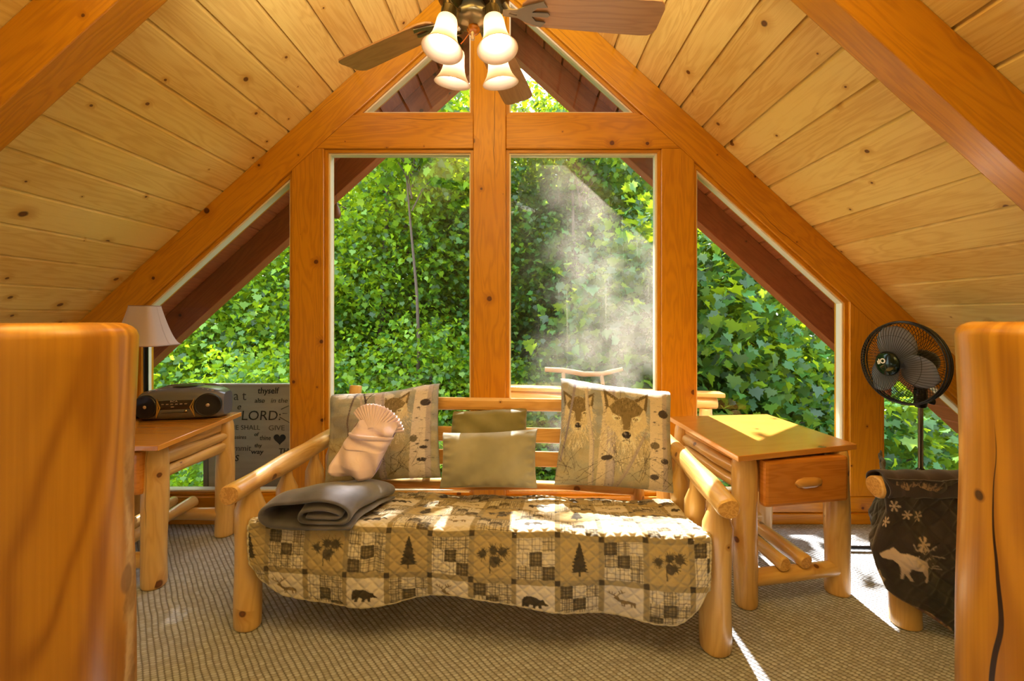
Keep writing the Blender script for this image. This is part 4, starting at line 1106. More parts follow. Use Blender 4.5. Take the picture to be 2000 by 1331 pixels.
# ------------------------------------------------------------------ table lamp
def table_lamp():
    x,y,z0=-2.075,2.40,.6555
    root=empty('table_lamp',(x,y,z0),'black column table lamp with a pale bell shade on the left end table','lamp')
    MB().lathe([(.06,0),(.062,.006),(.058,.014),(.04,.02),(.028,.03),(.032,.045),(.034,.055),(.024,.066),(.013,.08),(.014,.095),(.017,.1),(.012,.108)],(x,y,z0),seg=32).build('lamp_base',plain('lamp_black','#15140f',.22,.5),root)
    MB().lathe([(.011,.105),(.011,.42),(.016,.43),(.012,.44),(.010,.50)],(x,y,z0),seg=20).build('lamp_column',plain('lamp_black_column','#1c1a12',.25,.5),root)
    MB().lathe([(.016,.10),(.019,.106),(.016,.112)],(x,y,z0),seg=20).build('collar',M['chrome'],root)
    MB().lathe([(.014,.50),(.016,.54),(.0001,.545)],(x,y,z0),seg=16).build('socket',plain('brass','#b08d4a',.3,.9),root)
    # square bell shade
    zb,zt_=1.045,1.262; n=24; m=64; a=np.zeros((n,m+1,3)); 
    for i in range(n):
        s=i/(n-1); hw=.128-.072*(s**.62); z=zb+(zt_-zb)*s
        for k in range(m+1):
            th=2*math.pi*k/m; c,s_=math.cos(th),math.sin(th); q=1/((abs(c)**7+abs(s_)**7)**(1/7)); rr=min(q,1.24)
            yw=math.radians(8); px,py=c*rr*hw,s_*rr*hw
            a[i,k]=(x-.005+px*math.cos(yw)-py*math.sin(yw),y+px*math.sin(yw)+py*math.cos(yw),z)
    t=NT('shade_fabric'); t.t.nodes.remove(t.b); d=t.n('ShaderNodeBsdfDiffuse'); d.inputs[0].default_value=c4('#e3d3d0'); l=t.n('ShaderNodeBsdfTranslucent'); l.inputs[0].default_value=c4('#efdcd2')
    mx=t.n('ShaderNodeMixShader'); mx.inputs[0].default_value=.4; t.set(mx.inputs[1],d.outputs[0]); t.set(mx.inputs[2],l.outputs[0]); t.set(t.out.inputs[0],mx.outputs[0])
    sh=grid_obj('lamp_shade',a,None,t.mat,root,thick=.002)
    br=plain('shade_braid','#a98d84',.8)
    for q_ in (0,-1): MB().tube([tuple(p) for p in a[q_,:-1]],.0024,6,closed=True).build('trim_braid',br,sh)
    mb=MB(); 
    for k in range(4):
        p=a[-1,8+16*k]; mb.tube([(x,y,z0+.50),tuple(p)],.0015,6)
    mb.build('harp',M['steel'],root)
table_lamp()

# ------------------------------------------------------------------ ceiling fan with four lights
def ceiling_fan():
    x,y=-.166,1.48; root=empty('ceiling_fan',(x,y,ZR-.05),'five blade wooden ceiling fan with bronze fittings and four lit bell shades below the ridge','ceiling fan')
    c=Vector((x,y,0)); dark=M['bronze']; zb=2.253
    MB().lathe([(.012,2.50),(.012,ZR-.09)],c,seg=16).build('downrod',dark,root)
    MB().lathe([(.03,ZR-.13),(.065,ZR-.10),(.075,ZR-.06),(.04,ZR-.056)],c,seg=32).build('canopy_cup',dark,root)
    MB().lathe([(.05,2.262),(.10,2.266),(.122,2.285),(.13,2.33),(.122,2.39),(.10,2.42),(.05,2.445),(.022,2.46),(.02,2.52)],c,seg=48).build('motor_housing',dark,root)
    for k in range(5):
        a=math.radians(4.5+72*k); d=Vector((math.cos(a),math.sin(a),0)); q=Vector((-math.sin(a),math.cos(a),0)); pit=math.radians(-11)
        qq=(q*math.cos(pit)+Vector((0,0,1))*math.sin(pit)); nn=d.cross(qq)
        out=[(.165,.030),(.18,.046),(.21,.056),(.30,.061),(.45,.067),(.60,.071),(.632,.069),(.647,.058),(.654,.040)]
        poly=[(r_,w) for r_,w in out]+[(r_,-w) for r_,w in out[::-1]]
        mb=MB(); vs=[c+Vector((0,0,zb))+d*r_+qq*w for r_,w in poly]; n=len(vs); lo=[v-nn*.006 for v in vs]
        uv=[(r_+k,w) for r_,w in poly]
        mb.add(vs+lo,[list(range(n)),list(range(2*n-1,n-1,-1))]+[(i,i+n,(i+1)%n+n,(i+1)%n) for i in range(n)],[uv,[uv[i-n] for i in range(2*n-1,n-1,-1)]]+[[(uv[i][0],5),(uv[i][0],5.006),(uv[(i+1)%n][0],5.006),(uv[(i+1)%n][0],5)] for i in range(n)])
        bl=mb.build('blade',M['bladewood'],root); ORG[bl.name]=ORG[root.name]
        # forked blade iron under the blade root
        mb=MB(); 
        forks=[[(.10,.012),(.15,.016),(.185,.034),(.235,.050),(.250,.030),(.215,.026),(.20,.008),(.255,.008),(.262,0),(.255,-.008),(.20,-.008),(.215,-.026),(.250,-.030),(.235,-.050),(.185,-.034),(.15,-.016),(.10,-.012)]]
        for fp in forks:
            vs=[c+Vector((0,0,zb-.0095))+d*r_+qq*w for r_,w in fp]; mb.slab(vs,nn,.004)
        mb.tube([c+d*.095+Vector((0,0,2.285)),c+d*.12+Vector((0,0,zb-.004)),c+d*.15+Vector((0,0,zb-.009))],[.012,.011,.008],10)
        mb.build('blade_iron',plain('blade_iron_bronze','#7d7360',.35,.7),bl)
    # light kit
    MB().lathe([(.0001,2.182),(.012,2.183),(.022,2.190),(.040,2.194),(.058,2.204),(.062,2.218),(.056,2.232),(.045,2.245),(.04,2.262)],c,seg=48,flute=(8,.02)).build('light_kit_bowl',plain('antique_bronze','#8c8160',.3,.7),root)
    amber=NT('amber_glass'); amber.setb(Base_Color=c4('#e08a1c'),Roughness=.1,Transmission_Weight=.5); 
    MB().lathe([(.014,2.196),(.020,2.186),(.022,2.176),(.015,2.166),(.007,2.160),(.0001,2.156)],c,seg=32,flute=(8,.06)).build('amber_finial',amber.mat,root)
    mb=MB(); 
    for k in range(16): mb.lathe([(.0001,-.0016),(.0015,0),(.0001,.0016)],c+Vector((-.012,-.03,2.205-.0042*k)),seg=6)
    mb.build('pull_chain',plain('chain_brass','#a58a55',.3,.9),root)
    MB().lathe([(.0001,0),(.006,.003),(.008,.010),(.004,.018),(.007,.024),(.003,.032)],c+Vector((.0,-.025,2.125)),seg=16).build('pull_fob',plain('crystal_fob','#b9a98c',.1,.3),root)
    MB().tube([c+Vector((-.005,-.01,2.165)),c+Vector((-.014,-.02,2.15)),c+Vector((-.026,-.03,2.125)),c+Vector((-.038,-.035,2.108))],.0016,6).build('pull_cord',plain('orange_cord','#c06a1c',.5),root)
    sh=NT('frosted_glass'); sh.t.nodes.remove(sh.b); t=sh
    d_=t.n('ShaderNodeBsdfDiffuse'); d_.inputs[0].default_value=(.86,.80,.74,1); l=t.n('ShaderNodeBsdfTranslucent'); l.inputs[0].default_value=(.95,.82,.70,1); g_=t.n('ShaderNodeBsdfGlossy'); g_.inputs['Roughness'].default_value=.12
    m1=t.n('ShaderNodeMixShader'); m1.inputs[0].default_value=.55; t.set(m1.inputs[1],d_.outputs[0]); t.set(m1.inputs[2],l.outputs[0]); m2=t.n('ShaderNodeMixShader'); m2.inputs[0].default_value=.05; t.set(m2.inputs[1],m1.outputs[0]); t.set(m2.inputs[2],g_.outputs[0]); t.set(t.out.inputs[0],m2.outputs[0])
    em=NT('lit_bulb'); em.setb(Emission_Color=(1.0,.82,.62,1),Emission_Strength=9.0,Base_Color=(1,.95,.9,1))
    for sx,sy in ((-1,-1),(1,-1),(-1,1),(1,1)):
        dd=Vector((sx*.088,sy*.10,0)); o=dd.normalized(); ax=(Vector((0,0,-1))+o*.20).normalized()
        top=c+dd*.83+Vector((0,0,2.160))
        # S-curved arm
        p=[c+o*.045+Vector((0,0,2.222)),c+o*.075+Vector((0,0,2.206)),c+o*.10+Vector((0,0,2.216)),c+o*.115+Vector((0,0,2.235)),top+Vector((0,0,.055))+o*.002,top+Vector((0,0,.036))]
        MB().tube(p,[.007,.0065,.006,.006,.0065,.008],12).build('light_arm',dark,root)
        MB().lathe([(.010,-.040),(.022,-.038),(.025,-.033),(.0245,-.002),(.027,.0),(.027,.003)],top,ax,36,flute=(18,.035)).build('lamp_socket',plain('socket_bronze','#4f4326',.35,.7),root)
        s_=MB().lathe([(.026,0),(.031,.004),(.0335,.014),(.035,.032),(.037,.052),(.041,.070),(.048,.088),(.057,.102),(.064,.111),(.066,.114),(.064,.1135),(.0555,.1025),(.0465,.088),(.0395,.070),(.0355,.052),(.0335,.032),(.032,.014),(.029,.004)],top,ax,48).build('glass_shade',sh.mat,root)
        ORG[s_.name]=ORG[root.name]
        MB().lathe([(.0001,.094),(.012,.091),(.021,.083),(.025,.071),(.021,.057),(.013,.044),(.011,.02)],top,ax,24).build('light_bulb',em.mat,s_)
ceiling_fan()

# ------------------------------------------------------------------ pedestal fan
def pedestal_fan():
    Y0=2.25; bx=Xp(1781,Y0); root=empty('pedestal_fan',(bx,Y0,0),'black oscillating pedestal fan with wire cage standing behind the covered chair','fan')
    blk=M['black']
    a=math.radians(79); nrm=Vector((-math.sin(a),-math.cos(a),-.02)).normalized(); hub=Vector((Xp(1757,2.22),2.20,Zp(709,2.2)))
    rt=nrm.cross(Vector((0,0,1))).normalized()*-1; upv=nrm.cross(rt); 
    if upv.z<0: upv=-upv
    def H(r_,th,d): return hub+rt*(math.cos(th)*r_)+upv*(math.sin(th)*r_)+nrm*d
    RC=.205
    mb=MB(); nW=72
    for k in range(nW):
        th=2*math.pi*k/nW; pts=[]
        for s in range(7):
            q=s/6; rr=.062+(RC-.062)*q; pts.append(H(rr,th+.28*q,.075*(1-q**2.6)+.018))
        mb.tube(pts,.0012,4,caps=False)
    mb.build('front_grille',blk,root)
    mb=MB()
    for k in range(nW):
        th=2*math.pi*k/nW; pts=[]
        for s in range(7):
            q=s/6; rr=.05+(RC-.05)*q; pts.append(H(rr,th,-.062*(1-q**3)-.018))
        mb.tube(pts,.0012,4,caps=False)
    mb.build('rear_grille',blk,root)
    def ring(r_,d,rad): return [H(r_,2*math.pi*k/72,d) for k in range(72)]
    mb=MB(); mb.tube(ring(RC,.018,0),.0035,8,closed=True); mb.tube(ring(RC,-.018,0),.0035,8,closed=True); mb.tube(ring(RC+.002,0,0),[.0065]*72,8,closed=True); mb.tube(ring(.062,.094,0),.002,6,closed=True); mb.tube(ring(.14,.072,0),.0011,6,closed=True); mb.tube(ring(.14,-.062,0),.0011,6,closed=True)
    mb.build('cage_ring',blk,root)
    cap=MB().lathe([(.058,.085),(.060,.094),(.056,.101),(.040,.108),(.018,.112),(.0001,.113)],hub,nrm,36).build('hub_badge',plain('green_black_gloss','#1a2a25',.12,.5),root)
    ORG[cap.name]=ORG[root.name]
    Mx=Matrix((rt,upv,nrm)).transposed()
    place_text('ılO',H(.036,math.pi+.15,.1125),.034,Mx@Matrix.Rotation(math.radians(14),3,'Z'),plain('badge_silver','#e8e8ea',.3,.2),cap,off=.0012)
    t=NT('smoke_plastic'); t.setb(Base_Color=c4('#7a7d86'),Roughness=.25,Alpha=.88)
    for k in range(3):
        mb=MB(); th0=math.radians(90+120*k); n=12;m=8; a_=np.zeros((n,m,3))
        for i in range(n):
            for j in range(m):
                s=i/(n-1); q=j/(m-1)*2-1; rr=.03+.158*s; wid=1.35*(math.sin(math.pi*min(1,.18+s*.75))**.6)*(.07/ (rr+.03))*1.25
                if s>.85: wid*= math.sqrt(max(0,1-((s-.85)/.16)**2))*.8+.2
                a_[i,j]=H(rr,th0+.25*s+q*wid,.022*q*(1-.3*s)+.02)
        grid_obj('fan_blade',a_,None,t.mat,root,thick=.002)
    MB().lathe([(.0001,.045),(.022,.040),(.03,.02),(.03,-.01)],hub,nrm,24).build('blade_hub',plain('hub_grey','#3c3e44',.3),root)
    MB().lathe([(.055,-.075),(.062,-.09),(.062,-.13),(.052,-.165),(.03,-.182),(.0001,-.186)],hub,nrm,32).build('motor_cover',blk,root)
    bk=hub-nrm*.11
    # neck and telescopic pole
    px,py=bk.x,bk.y
    MB().tube([bk-Vector((0,0,.03)),bk-Vector((0,0,.09)),bk-Vector((0,0,.14)),Vector((px,py,.80))],[.038,.034,.026,.024],16).build('neck',blk,root)
    MB().lathe([(.022,.74),(.026,.75),(.028,.80),(.026,.86),(.02,.87)],(px,py,0),seg=24).build('height_collar',blk,root)
    MB().tube([(px+.02,py-.01,.775),(px+.05,py-.02,.77)],[.012,.015],12).build('locking_knob',blk,root)
    MB().lathe([(.011,.40),(.011,.76)],(px,py,0),seg=16).build('pole',M['steel'],root)
    MB().lathe([(.017,.04),(.017,.37),(.028,.375),(.026,.395),(.018,.425),(.013,.43)],(px,py,0),seg=24).build('lower_pole',blk,root)
    for k in range(2):
        d=Vector((math.cos(math.radians(178+82*k)),math.sin(math.radians(178+82*k)),0)); e=Vector((px,py,.018))
        L0=.46 if k==0 else .36
        MB().tube([e-d*.36,e,e+d*L0],.0095,10).build('base_leg',blk,root)
        for s_,l_ in ((-1,.36),(1,L0)): MB().lathe([(.013,-.018),(.0145,0),(.013,.018)],e+d*(s_*l_)-Vector((0,0,.0035)),d,14).build('foot_cap',blk,root)
pedestal_fan()

# ------------------------------------------------------------------ chair under a dark wildlife quilt (mostly behind the right newel)
def log_chair():
    R.seed(41); root=empty('log_armchair',(1.75,1.95,0),'log armchair at the right side, mostly hidden under a dark wildlife quilt','armchair')
    for x,y,h in ((1.495,1.70,.50),(1.86,2.2,.30),(2.05,1.69,.50),(2.35,2.2,.30)):
        MB().log((x,y,0),(x,y,h),r=.05,seg=28).build('leg',[M['log'],M['end']],root)
    for xa,y,za in ((1.345,1.66,.553),(1.80,2.2,.32)): MB().log((xa,y,za),(xa+.75,y,za),r=.042,seg=28).build('armrest',[M['log'],M['end']],root)
    MB().log((1.50,1.70,.24),(1.85,2.16,.24),r=.036).build('front_rail',[M['log'],M['end']],root)
    MB().log((2.07,1.70,.45),(2.33,2.16,.29),r=.036).build('back_rail',[M['log'],M['end']],root)
    MB().box((1.90,1.93,.28),(.42,.34,.11),bev=.04).build('seat_cushion',cloth('seat_canvas','#3a2a26','#45322d'),root)
log_chair()
def chair_quilt():
    cv=Canvas(1.5,.75,500,'#2a2027'); r=random.Random(5)
    cv.speckle(.12,8,3)
    # s: 0..0.45 front face (towards the futon), 0.45.. near side; height measured up
    def flake(x,y,s):
        for k in range(6):
            a=k*math.pi/3; cv.line((x,y),(x+math.cos(a)*s,y+math.sin(a)*s),.005,'#cdb7a8',.9)
            for q in (.5,.75):
                for o in (-.6,.6): cv.line((x+math.cos(a)*s*q,y+math.sin(a)*s*q),(x+math.cos(a)*s*q+math.cos(a+o)*s*.28,y+math.sin(a)*s*q+math.sin(a+o)*s*.28),.004,'#cdb7a8',.85)
    MAPLE=[(.5,0),(.52,.22),(.8,.14),(.74,.3),(1,.5),(.86,.56),(.9,.76),(.7,.7),(.66,.62),(.7,.9),(.6,.84),(.5,1),(.4,.84),(.3,.9),(.34,.62),(.3,.7),(.1,.76),(.14,.56),(0,.5),(.26,.3),(.2,.14),(.48,.22)]
    put(cv,MAPLE,.375,.17,.09,.12,'#cdb896')
    MOOSE=[(.02,.62),(.0,.7),(.08,.78),(.2,.86),(.26,.94),(.34,.86),(.42,.8),(.55,.82),(.72,.78),(.9,.66),(.96,.5),(.88,.42),(.9,.2),(.84,.02),(.78,.02),(.82,.2),(.74,.4),(.55,.42),(.5,.24),(.54,.02),(.48,.02),(.42,.24),(.36,.06),(.30,.06),(.36,.3),(.34,.5),(.24,.6),(.14,.6)]
    put(cv,MOOSE,.475,.235,.15,.13,'#d9c5bd'); 
    for k in range(26): 
        x=.56+r.uniform(0,.09); y=.31+r.uniform(-.02,.05); cv.line((x,y),(x+r.uniform(-.03,.05),y+r.uniform(-.01,.03)),.004,'#bfb2b5',.8)
    flake(.49,.50,.022); flake(.535,.47,.018); flake(.46,.44,.02); flake(.60,.375,.024); flake(.585,.46,.02)
    for k in range(90):
        x=.50+r.uniform(0,.14); cv.line((x,.555+r.uniform(-.015,.01)),(x+r.uniform(-.01,.02),.575+r.uniform(-.01,.02)),.003,'#a88a72',.8)
    cv.poly([(.555,0),(.60,.24),(.9,.26),(.9,0)],'#161720'); 
    # fleece-like fringe band on the slanting hem
    for k in range(420):
        q=r.random(); x=.46+q*.25; y=.135-q*.17+r.uniform(0,.045); 
        if y>0: cv.line((x,y),(x+.02,y-.012),.0035,r.choice(['#8e6b52','#b08968','#6b4a55','#d0b08c','#54405e']),.9)
    ns,nt=330,200; s=np.linspace(0,1.05,ns)[:,None]*np.ones((1,nt)); t=np.ones((ns,1))*np.linspace(0,1,nt)[None]
    Xc=1.335; Yc=1.612
    # bottom edge height by s
    zbot=np.interp(s[:,0],[0,.40,.45,.50,.56,.70,.80,1.05],[.20,.17,.165,.135,.085,.0,-.0,.0])[:,None]
    ztop=.600; z=ztop+(zbot+.012-ztop)*t
    # silhouette: how far the cloth bulges out towards the futon at each height
    bul=np.interp(z,[0,.1,.2,.27,.33,.4,.47,.55,.6],[-.04,-.055,.0,.03,.045,.02,-.005,.0,.0])
    cr=.05; L1=.45
    on=np.clip((L1-s)/L1,0,1)
    x=np.where(s<L1,Xc-bul+.62*(L1-s),Xc-bul+(s-L1)); y=np.where(s<L1,Yc+.785*(L1-s),Yc)
    # round the corner
    dd=np.abs(s-L1); k=np.clip(1-dd/cr,0,1)**2; x=x+k*cr*.42; y=y+k*cr*.42*0+k*.012
    # near side belly (seat bulge below the arm) and recess under the arm
    belly=np.interp(z,[0,.1,.2,.3,.38,.43,.48,.54,.6],[.0,.01,.035,.055,.045,.01,-.004,.0,.02]); side=np.clip((s-L1)/.12,0,1)
    y=y-belly*side*.8
    fr=np.clip((L1-s)/.1,0,1); x=x+np.interp(z,[.3,.48,.54,.6],[0,.02,.0,.0])*fr
    folds=.006*np.sin(s*45+z*12)+.005*np.sin(s*21-z*25); y=y+folds*side; x=x+folds*fr
    a=(s+z)/.07; b=(s-z)/.07; qa=np.abs(a-np.round(a))*.07; qb=np.abs(b-np.round(b))*.07
    puff=.004*(np.minimum(1,np.minimum(qa,qb)/.015)-1); y=y-puff*side; x=x-puff*fr
    Pt=np.stack([x,y,np.maximum(z,.006)],-1); col=cv.sample(s,z)
    root=empty('wildlife_quilt',(1.5,1.8,.6),'dark plum quilt with snowflakes and a white moose draped over the right armchair','quilt')
    m=vcol_cloth('quilt_dark',.7,600,.3,.3)
    grid_obj('quilt_side',Pt,col,m,root,thick=.006)
    # over the arm: from the near side up over the log
    na=30; aa=np.zeros((60,na,3)); 
    for i in range(60):
        xx=Xc+.022+i/59*.70
        for j in range(na):
            th=math.radians(-30+230*j/(na-1)); aa[i,j]=(xx+.004*math.sin(j*.5+i*.2),1.662-math.cos(th)*.052,.556+math.sin(th)*.052+.002*math.sin(i*.7))
    c2=np.empty((60,na,3)); c2[:]=srgb('#352833')
    for i in range(60):
        if i%9==4: c2[i]=srgb('#4b3c48')
    grid_obj('quilt_over_arm',aa,c2,m,root,thick=.006)
chair_quilt()

# ================================================================== outside
def sign():
    Y=2.765; root=empty('painted_board',((Xp(411,Y)+Xp(598,Y))/2,Y,-.12),'grey board hand lettered with a scripture verse and a black heart, outside the left window','sign')
    x0,x1=Xp(409,Y),Xp(620,Y); z1=Zp(752,Y); z0=-.118
    t=NT('weathered_board'); co=t.n('ShaderNodeTexCoord').outputs['Object']; sp=t.n('ShaderNodeSeparateXYZ',Vector=co)
    n=t.noise(t.xyz(t.m('MULTIPLY',sp.outputs[0],3.0),0.0,t.m('MULTIPLY',sp.outputs[2],26.0)),1.0,3)
    t.setb(Base_Color=t.mix(n,c4('#968b7a'),c4('#bdb19c')),Roughness=.7)
    b=MB().box(((x0+x1)/2,Y,(z0+z1)/2),(x1-x0,.018,z1-z0),bev=.002).build('board',t.mat,root)
    MB().box(((x0+x1)/2,Y-.004,z1+.004),(x1-x0+.01,.03,.009)).build('cap_strip',plain('cap_grey','#c9c3b4',.6),root)
    MB().box((x0-.014,Y,(z0+z1)/2),(.028,.03,z1-z0)).build('edge_batten',plain('batten_grey','#77736c',.7),root)
    ink=plain('black_ink','#15110f',.6); inkl=plain('faded_ink','#4b443b',.7)
    ORG[b.name]=ORG[root.name]
    def T(s,px,py,h,mat=ink,sh=0.0,off=0.0,sx=1.0,rot=0.0):
        p=P(px,py,Y-.0105); place_text(s,p,h*Y/F*1.4,FRONT@Matrix.Rotation(rot,3,'Z'),mat,b,sh,off,.0006,sx)
    T('thyself',503,769,12,ink,.1,.0006,.92); T('also',497,787,9,ink,.1,.0,1.0); T('in the',528,787,9,inkl,.2,.0,1.15)
    T('a t',456,782,19,inkl,.0,-.0003,.9); T('e',462,800,12,ink,.3,.0,1.0)
    T('LORD:',470,821,19,ink,.1,-.0004,1.02); T('HE SHALL',450,840,9.5,inkl,0,-.0003,1.0); T('GIVE',524,841,10,inkl,0,-.0003,1.1)
    T('desires',452,858,8,inkl,.1,0,.9); T('of',496,852,7,ink,.2,.0003); T('thine',507,860,9,ink,.1,.0002,.85)
    T('commit',440,881,11,inkl,.1,.0,1.05); T('thy',497,874,7,ink,.1,.0005,1.1); T('way',490,887,9,ink,.1,.0005,1.2); T('THE',544,886,10,ink,.1,.0004,1.05)
    T('S',458,901,12,ink,.2,0.0003)
    # heart and rays
    hx,hz=Xp(548,Y),Zp(857,Y); pts=[]
    for k in range(40):
        a=2*math.pi*k/40; pts.append((hx+.0024*16*math.sin(a)**3,Y-.0105,hz+.0024*(13*math.cos(a)-5*math.cos(2*a)-2*math.cos(3*a)-math.cos(4*a))))
    MB().slab(pts,(0,-1,0),.0008).build('heart',ink,b)
    mb=MB()
    for (a0,b0_,a1,b1) in ((549,800,564,793),(552,808,561,808),(546,815,567,827)): mb.tube([P(a0,b0_,Y-.0108),P(a1,b1,Y-.0108)],[.0022,.0014],6)
    mb.build('ray_marks',ink,b)
sign()

o=MB().box((0,3.0,-.15),(6.4,.62,.06),grain=0).build('balcony_deck',M['soffit']); tag(o,kind='structure')

def bench():
    R.seed(50); root=empty('log_bench',(.6,3.0,-.12),'log garden bench outside the right centre window with its top rail above the futon back','bench')
    p0=P(945,762,2.98); p1=P(1412,778,2.86)
    d=(p1-p0); mid=(p0+p1)/2; dn=d.normalized(); q=Vector((-dn.y,dn.x,0)).normalized(); rt=Matrix((dn,q,dn.cross(q))).transposed()
    MB().box(mid+Vector((0,0,.022)),(d.length,.10,.030),rt,grain=0,bev=.01).build('top_board',M['slat'],root)
    MB().log(p0-Vector((0,0,.035)),p1-Vector((0,0,.035))-dn*.04,r=.036).build('top_log',[M['log'],M['end']],root)
    for t_ in (.04,.5,.93):
        b=p0.lerp(p1,t_); MB().log((b.x,b.y,-.119),(b.x,b.y,b.z-.07),r=.042).build('leg',[M['log'],M['end']],root)
    a=[P(1064,722,3.12),P(1100,724,3.12),P(1140,731,3.12),P(1175,731,3.12),P(1216,721,3.12)]
    MB().tube(a,[.017,.019,.019,.018,.013],12).build('curved_branch',plain('weathered_branch','#a08a6c',.7),root)
    for i in (1,3): MB().tube([a[i]-Vector((0,0,.01)),Vector((a[i].x,a[i].y-.05,p0.z+.02))],[.014,.014],10).build('branch_upright',plain('weathered_branch_b','#94805f',.7),root)
bench()
def ornament():
    c=P(657,412,3.0); root=empty('wind_chime',c,'small brown teardrop wind chime hanging under the eaves in the left centre window','wind chime')
    MB().lathe([(.0001,-.055),(.02,-.050),(.030,-.03),(.030,-.01),(.02,.02),(.008,.045),(.0001,.055)],c,seg=20).build('teardrop',plain('chime_wood','#7a4a22',.5),root)
    MB().tube([c+Vector((0,0,.05)),(c.x,c.y,zc(c.x)-.004)],.0012,6).build('cord',plain('chime_cord','#4b3a2a',.8),root)
ornament()

# ground and trees
def terrain():
    n=60; a=np.zeros((n,n,3))
    for i in range(n):
        for j in range(n):
            x=-34+68*i/(n-1); y=2.0+46*j/(n-1); a[i,j]=(x,y,-3.3+.25*math.sin(x*.4)+.3*math.sin(y*.31)+ .05*max(0,y-12))
    t=NT('forest_floor'); co=t.n('ShaderNodeTexCoord').outputs['Object']; nn=t.noise(co,1.8,4)
    t.setb(Base_Color=t.mix(nn,c4('#2c3a1c'),c4('#5a6c30')),Roughness=.95)
    o=grid_obj('forest_ground',a,None,t.mat); tag(o,kind='structure')
terrain()
MAPLEF=np.array([(0,-.10),(.06,.14),(.34,.04),(.36,.24),(.58,.44),(.42,.50),(.38,.70),(.22,.64),(.0,1.0),(-.22,.64),(-.38,.70),(-.42,.50),(-.58,.44),(-.36,.24),(-.34,.04),(-.06,.14)])
SIMPLE=np.array([(0,0),(.26,.28),(.30,.55),(0,1),(-.30,.55),(-.26,.28)])
def leaves(name,cen,size,shape,mat,parent,rs,droop=.5):
    """cen (N,3) world positions; every leaf a small folded polygon"""
    N=len(cen); k=len(shape)
    az=rs.uniform(0,2*np.pi,N); tl=rs.normal(droop,.45,N); sz=size*rs.uniform(.6,1.25,N); roll=rs.normal(0,.5,N)
    ux=np.stack([np.cos(az),np.sin(az),np.zeros(N)],1); up=np.array([0,0,1.0])
    l=ux*np.cos(tl)[:,None]-up*np.sin(tl)[:,None]           # leaf length direction
    w=np.cross(l,up); w/=np.maximum(1e-6,np.linalg.norm(w,axis=1))[:,None]; nn=np.cross(w,l)
    w=w*np.cos(roll)[:,None]+nn*np.sin(roll)[:,None]; nn=np.cross(w,l)
    sx=shape[:,0][None,:,None]; sy=shape[:,1][None,:,None]
    Vv=cen[:,None,:]+(w[:,None,:]*sx+l[:,None,:]*sy+nn[:,None,:]*(np.abs(sx)*.35-sy**2*.18))*sz[:,None,None]
    org=np.array(ORG[parent.name]); V_=(Vv-org).reshape(-1,3).astype(np.float32)
    me=bpy.data.meshes.new(name); me.vertices.add(len(V_)); me.vertices.foreach_set('co',V_.ravel())
    me.loops.add(N*k); me.loops.foreach_set('vertex_index',np.arange(N*k,dtype=np.int32)); me.polygons.add(N); me.polygons.foreach_set('loop_start',(np.arange(N)*k).astype(np.int32))
    me.update(calc_edges=True); me.materials.append(mat)
    o=bpy.data.objects.new(name,me); COL.objects.link(o); o.parent=parent; ORG[o.name]=ORG[parent.name]; return o
def tree(x,y,h,rx,label,mat,seed,nleaf=9000,leaf=.13,z0=-3.3,low=.25,group=None,shape=None,trunk=.12,spread=.32,ry=None,name='maple_tree',cat='tree',zbase=None,ncl=None):
    rs=np.random.RandomState(seed); root=empty(name,(x,y,z0),label,cat,group); ry=ry or rx
    zt=z0+h; zl=z0+h*low; zm=(zt+zl)/2; rz=(zt-zl)/2
    mb=MB(); pts=[(x+.12*math.sin(i*.9+seed),y+.1*math.cos(i*1.1+seed),z0-.1+h*.93*i/9) for i in range(10)]; mb.tube(pts,[trunk*(1-.09*i) for i in range(10)],10)
    tr=mb.build('trunk',M['bark'],root)
    ncl=ncl or max(30,nleaf//70); c=rs.normal(size=(ncl,3)); c/=np.linalg.norm(c,axis=1)[:,None]; c*=(rs.uniform(.25,1,ncl)**.5)[:,None]
    cl=np.array([x,y,zm])+c*np.array([rx,ry,rz])
    mb=MB(); 
    for i in range(0,ncl,max(1,ncl//26)):
        p=cl[i]; zz=max(zl*.6+z0*.4,min(p[2]-rx*.5,zt-.4)); mb.tube([(x,y,zz),((x+p[0])/2,(y+p[1])/2,(zz+p[2])/2+.1),tuple(p)],[trunk*.28,trunk*.18,.008],5,caps=False)
    mb.build('branches',M['bark'],root)
    idx=rs.randint(0,ncl,nleaf); d=rs.normal(size=(nleaf,3))*np.array([spread,spread,spread*.55])
    leaves('foliage',cl[idx]+d,leaf,MAPLEF if shape is None else shape,mat,root,rs)
    return root
LA,LB,LC=M['leaf_a'],M['leaf_b'],M['leaf_c']
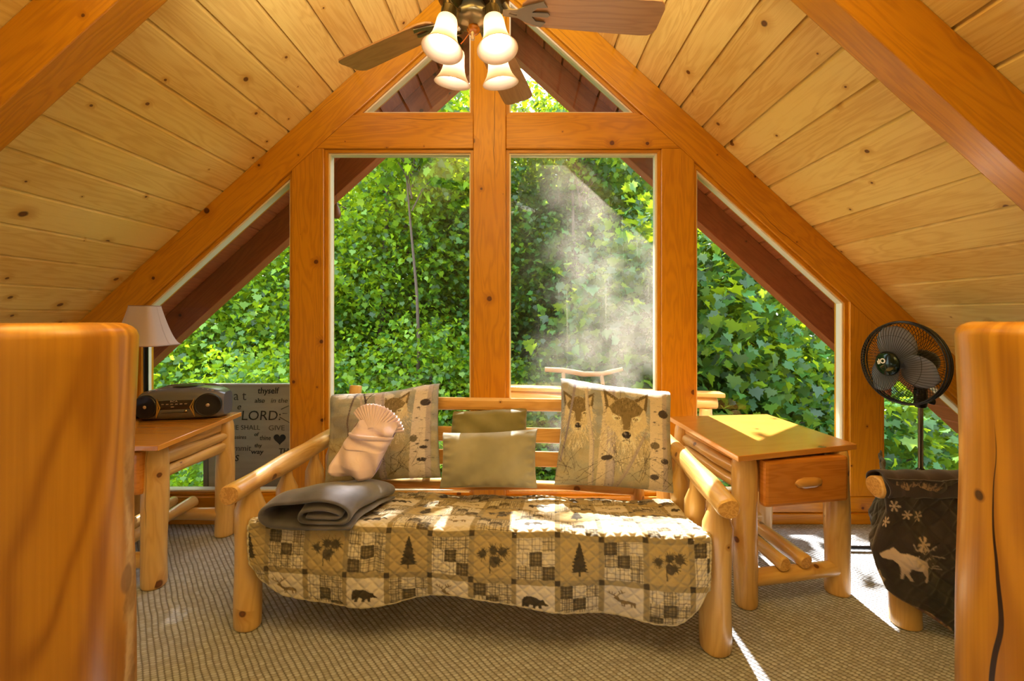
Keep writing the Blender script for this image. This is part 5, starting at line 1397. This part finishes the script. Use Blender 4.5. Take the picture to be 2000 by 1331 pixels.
# near maples
tree(2.0,5.4,6.0,1.45,'leafy maple with large leaves filling the right half of the right centre window',LB,1,13000,.125,low=.28,trunk=.07,spread=.3)
tree(3.9,5.6,4.7,1.6,'dense maple behind the slanted window above the right end table',LB,2,16000,.11,low=.22,trunk=.08)
tree(-3.3,6.0,4.1,1.5,'bright yellow green maple sapling low in the slanted window above the boombox',LC,3,24000,.08,low=.2,trunk=.07)
tree(-1.3,6.6,4.3,1.6,'fresh green sapling low in the left centre window behind the futon',LC,4,24000,.08,low=.2,trunk=.06)
tree(.4,6.6,3.9,1.4,'low bushy sapling behind the centre post just above the futon back',LA,5,18000,.08,low=.2,trunk=.06)
# middle row
tree(-2.2,9.0,8.6,2.2,'tall maple with sunlit crown in the left half of the left centre window',LA,6,38000,.10,low=.12,trunk=.13,spread=.4)
tree(-.4,9.8,9.4,2.2,'tall slender maple seen left of the centre post',LB,7,38000,.10,low=.12,trunk=.14,spread=.4)
tree(1.5,9.4,9.0,2.2,'tall dark maple seen right of the centre post',LB,8,38000,.10,low=.12,trunk=.15,spread=.4)
tree(-5.2,9.6,7.6,2.4,'broad maple at the upper edge of the slanted window left',LA,9,26000,.12,low=.12,trunk=.13,spread=.4)
tree(4.6,9.6,8.0,2.4,'broad maple at the upper edge of the slanted window right',LB,10,26000,.12,low=.12,trunk=.13,spread=.4)
tree(7.6,9.4,6.4,2.4,'maple beyond the pedestal fan at the far right',LA,11,12000,.17,low=.1,trunk=.12,spread=.4)
tree(-8.3,9.4,6.4,2.4,'maple beyond the lamp at the far left',LC,12,9000,.17,low=.1,trunk=.12,spread=.4)
tree(-2.6,8.2,12.4,2.3,'tall maple added so its unseen high crown shades the left end of the futon',LA,21,5200,.17,low=.70,trunk=.1,spread=.5)  # added tree; its crown sits out of view to dapple the sun
tree(-1.62,6.4,8.0,.9,'slim bare trunked young tree in the middle of the left centre window',LA,22,2200,.12,low=.8,trunk=.045,spread=.4)
tree(.98,7.4,8.3,.9,'dark straight trunk standing high in the right centre window',LB,23,2200,.12,low=.8,trunk=.075,spread=.4)
# far wall of forest
rr=random.Random(77)
for k in range(9):
    x=-14+3.4*k+rr.uniform(-.5,.5); tree(x,15.5+rr.uniform(-1,1.4),12.5+rr.uniform(-1.2,1.2),2.9,'distant forest tree closing the view behind the nearer maples, '+['first','second','third','fourth','fifth','sixth','seventh','eighth','ninth'][k]+' from the left',[LA,LB,LA][k%3],30+k,15000,.25,low=.06,shape=SIMPLE,trunk=.2,spread=.55,group='distant forest trees')
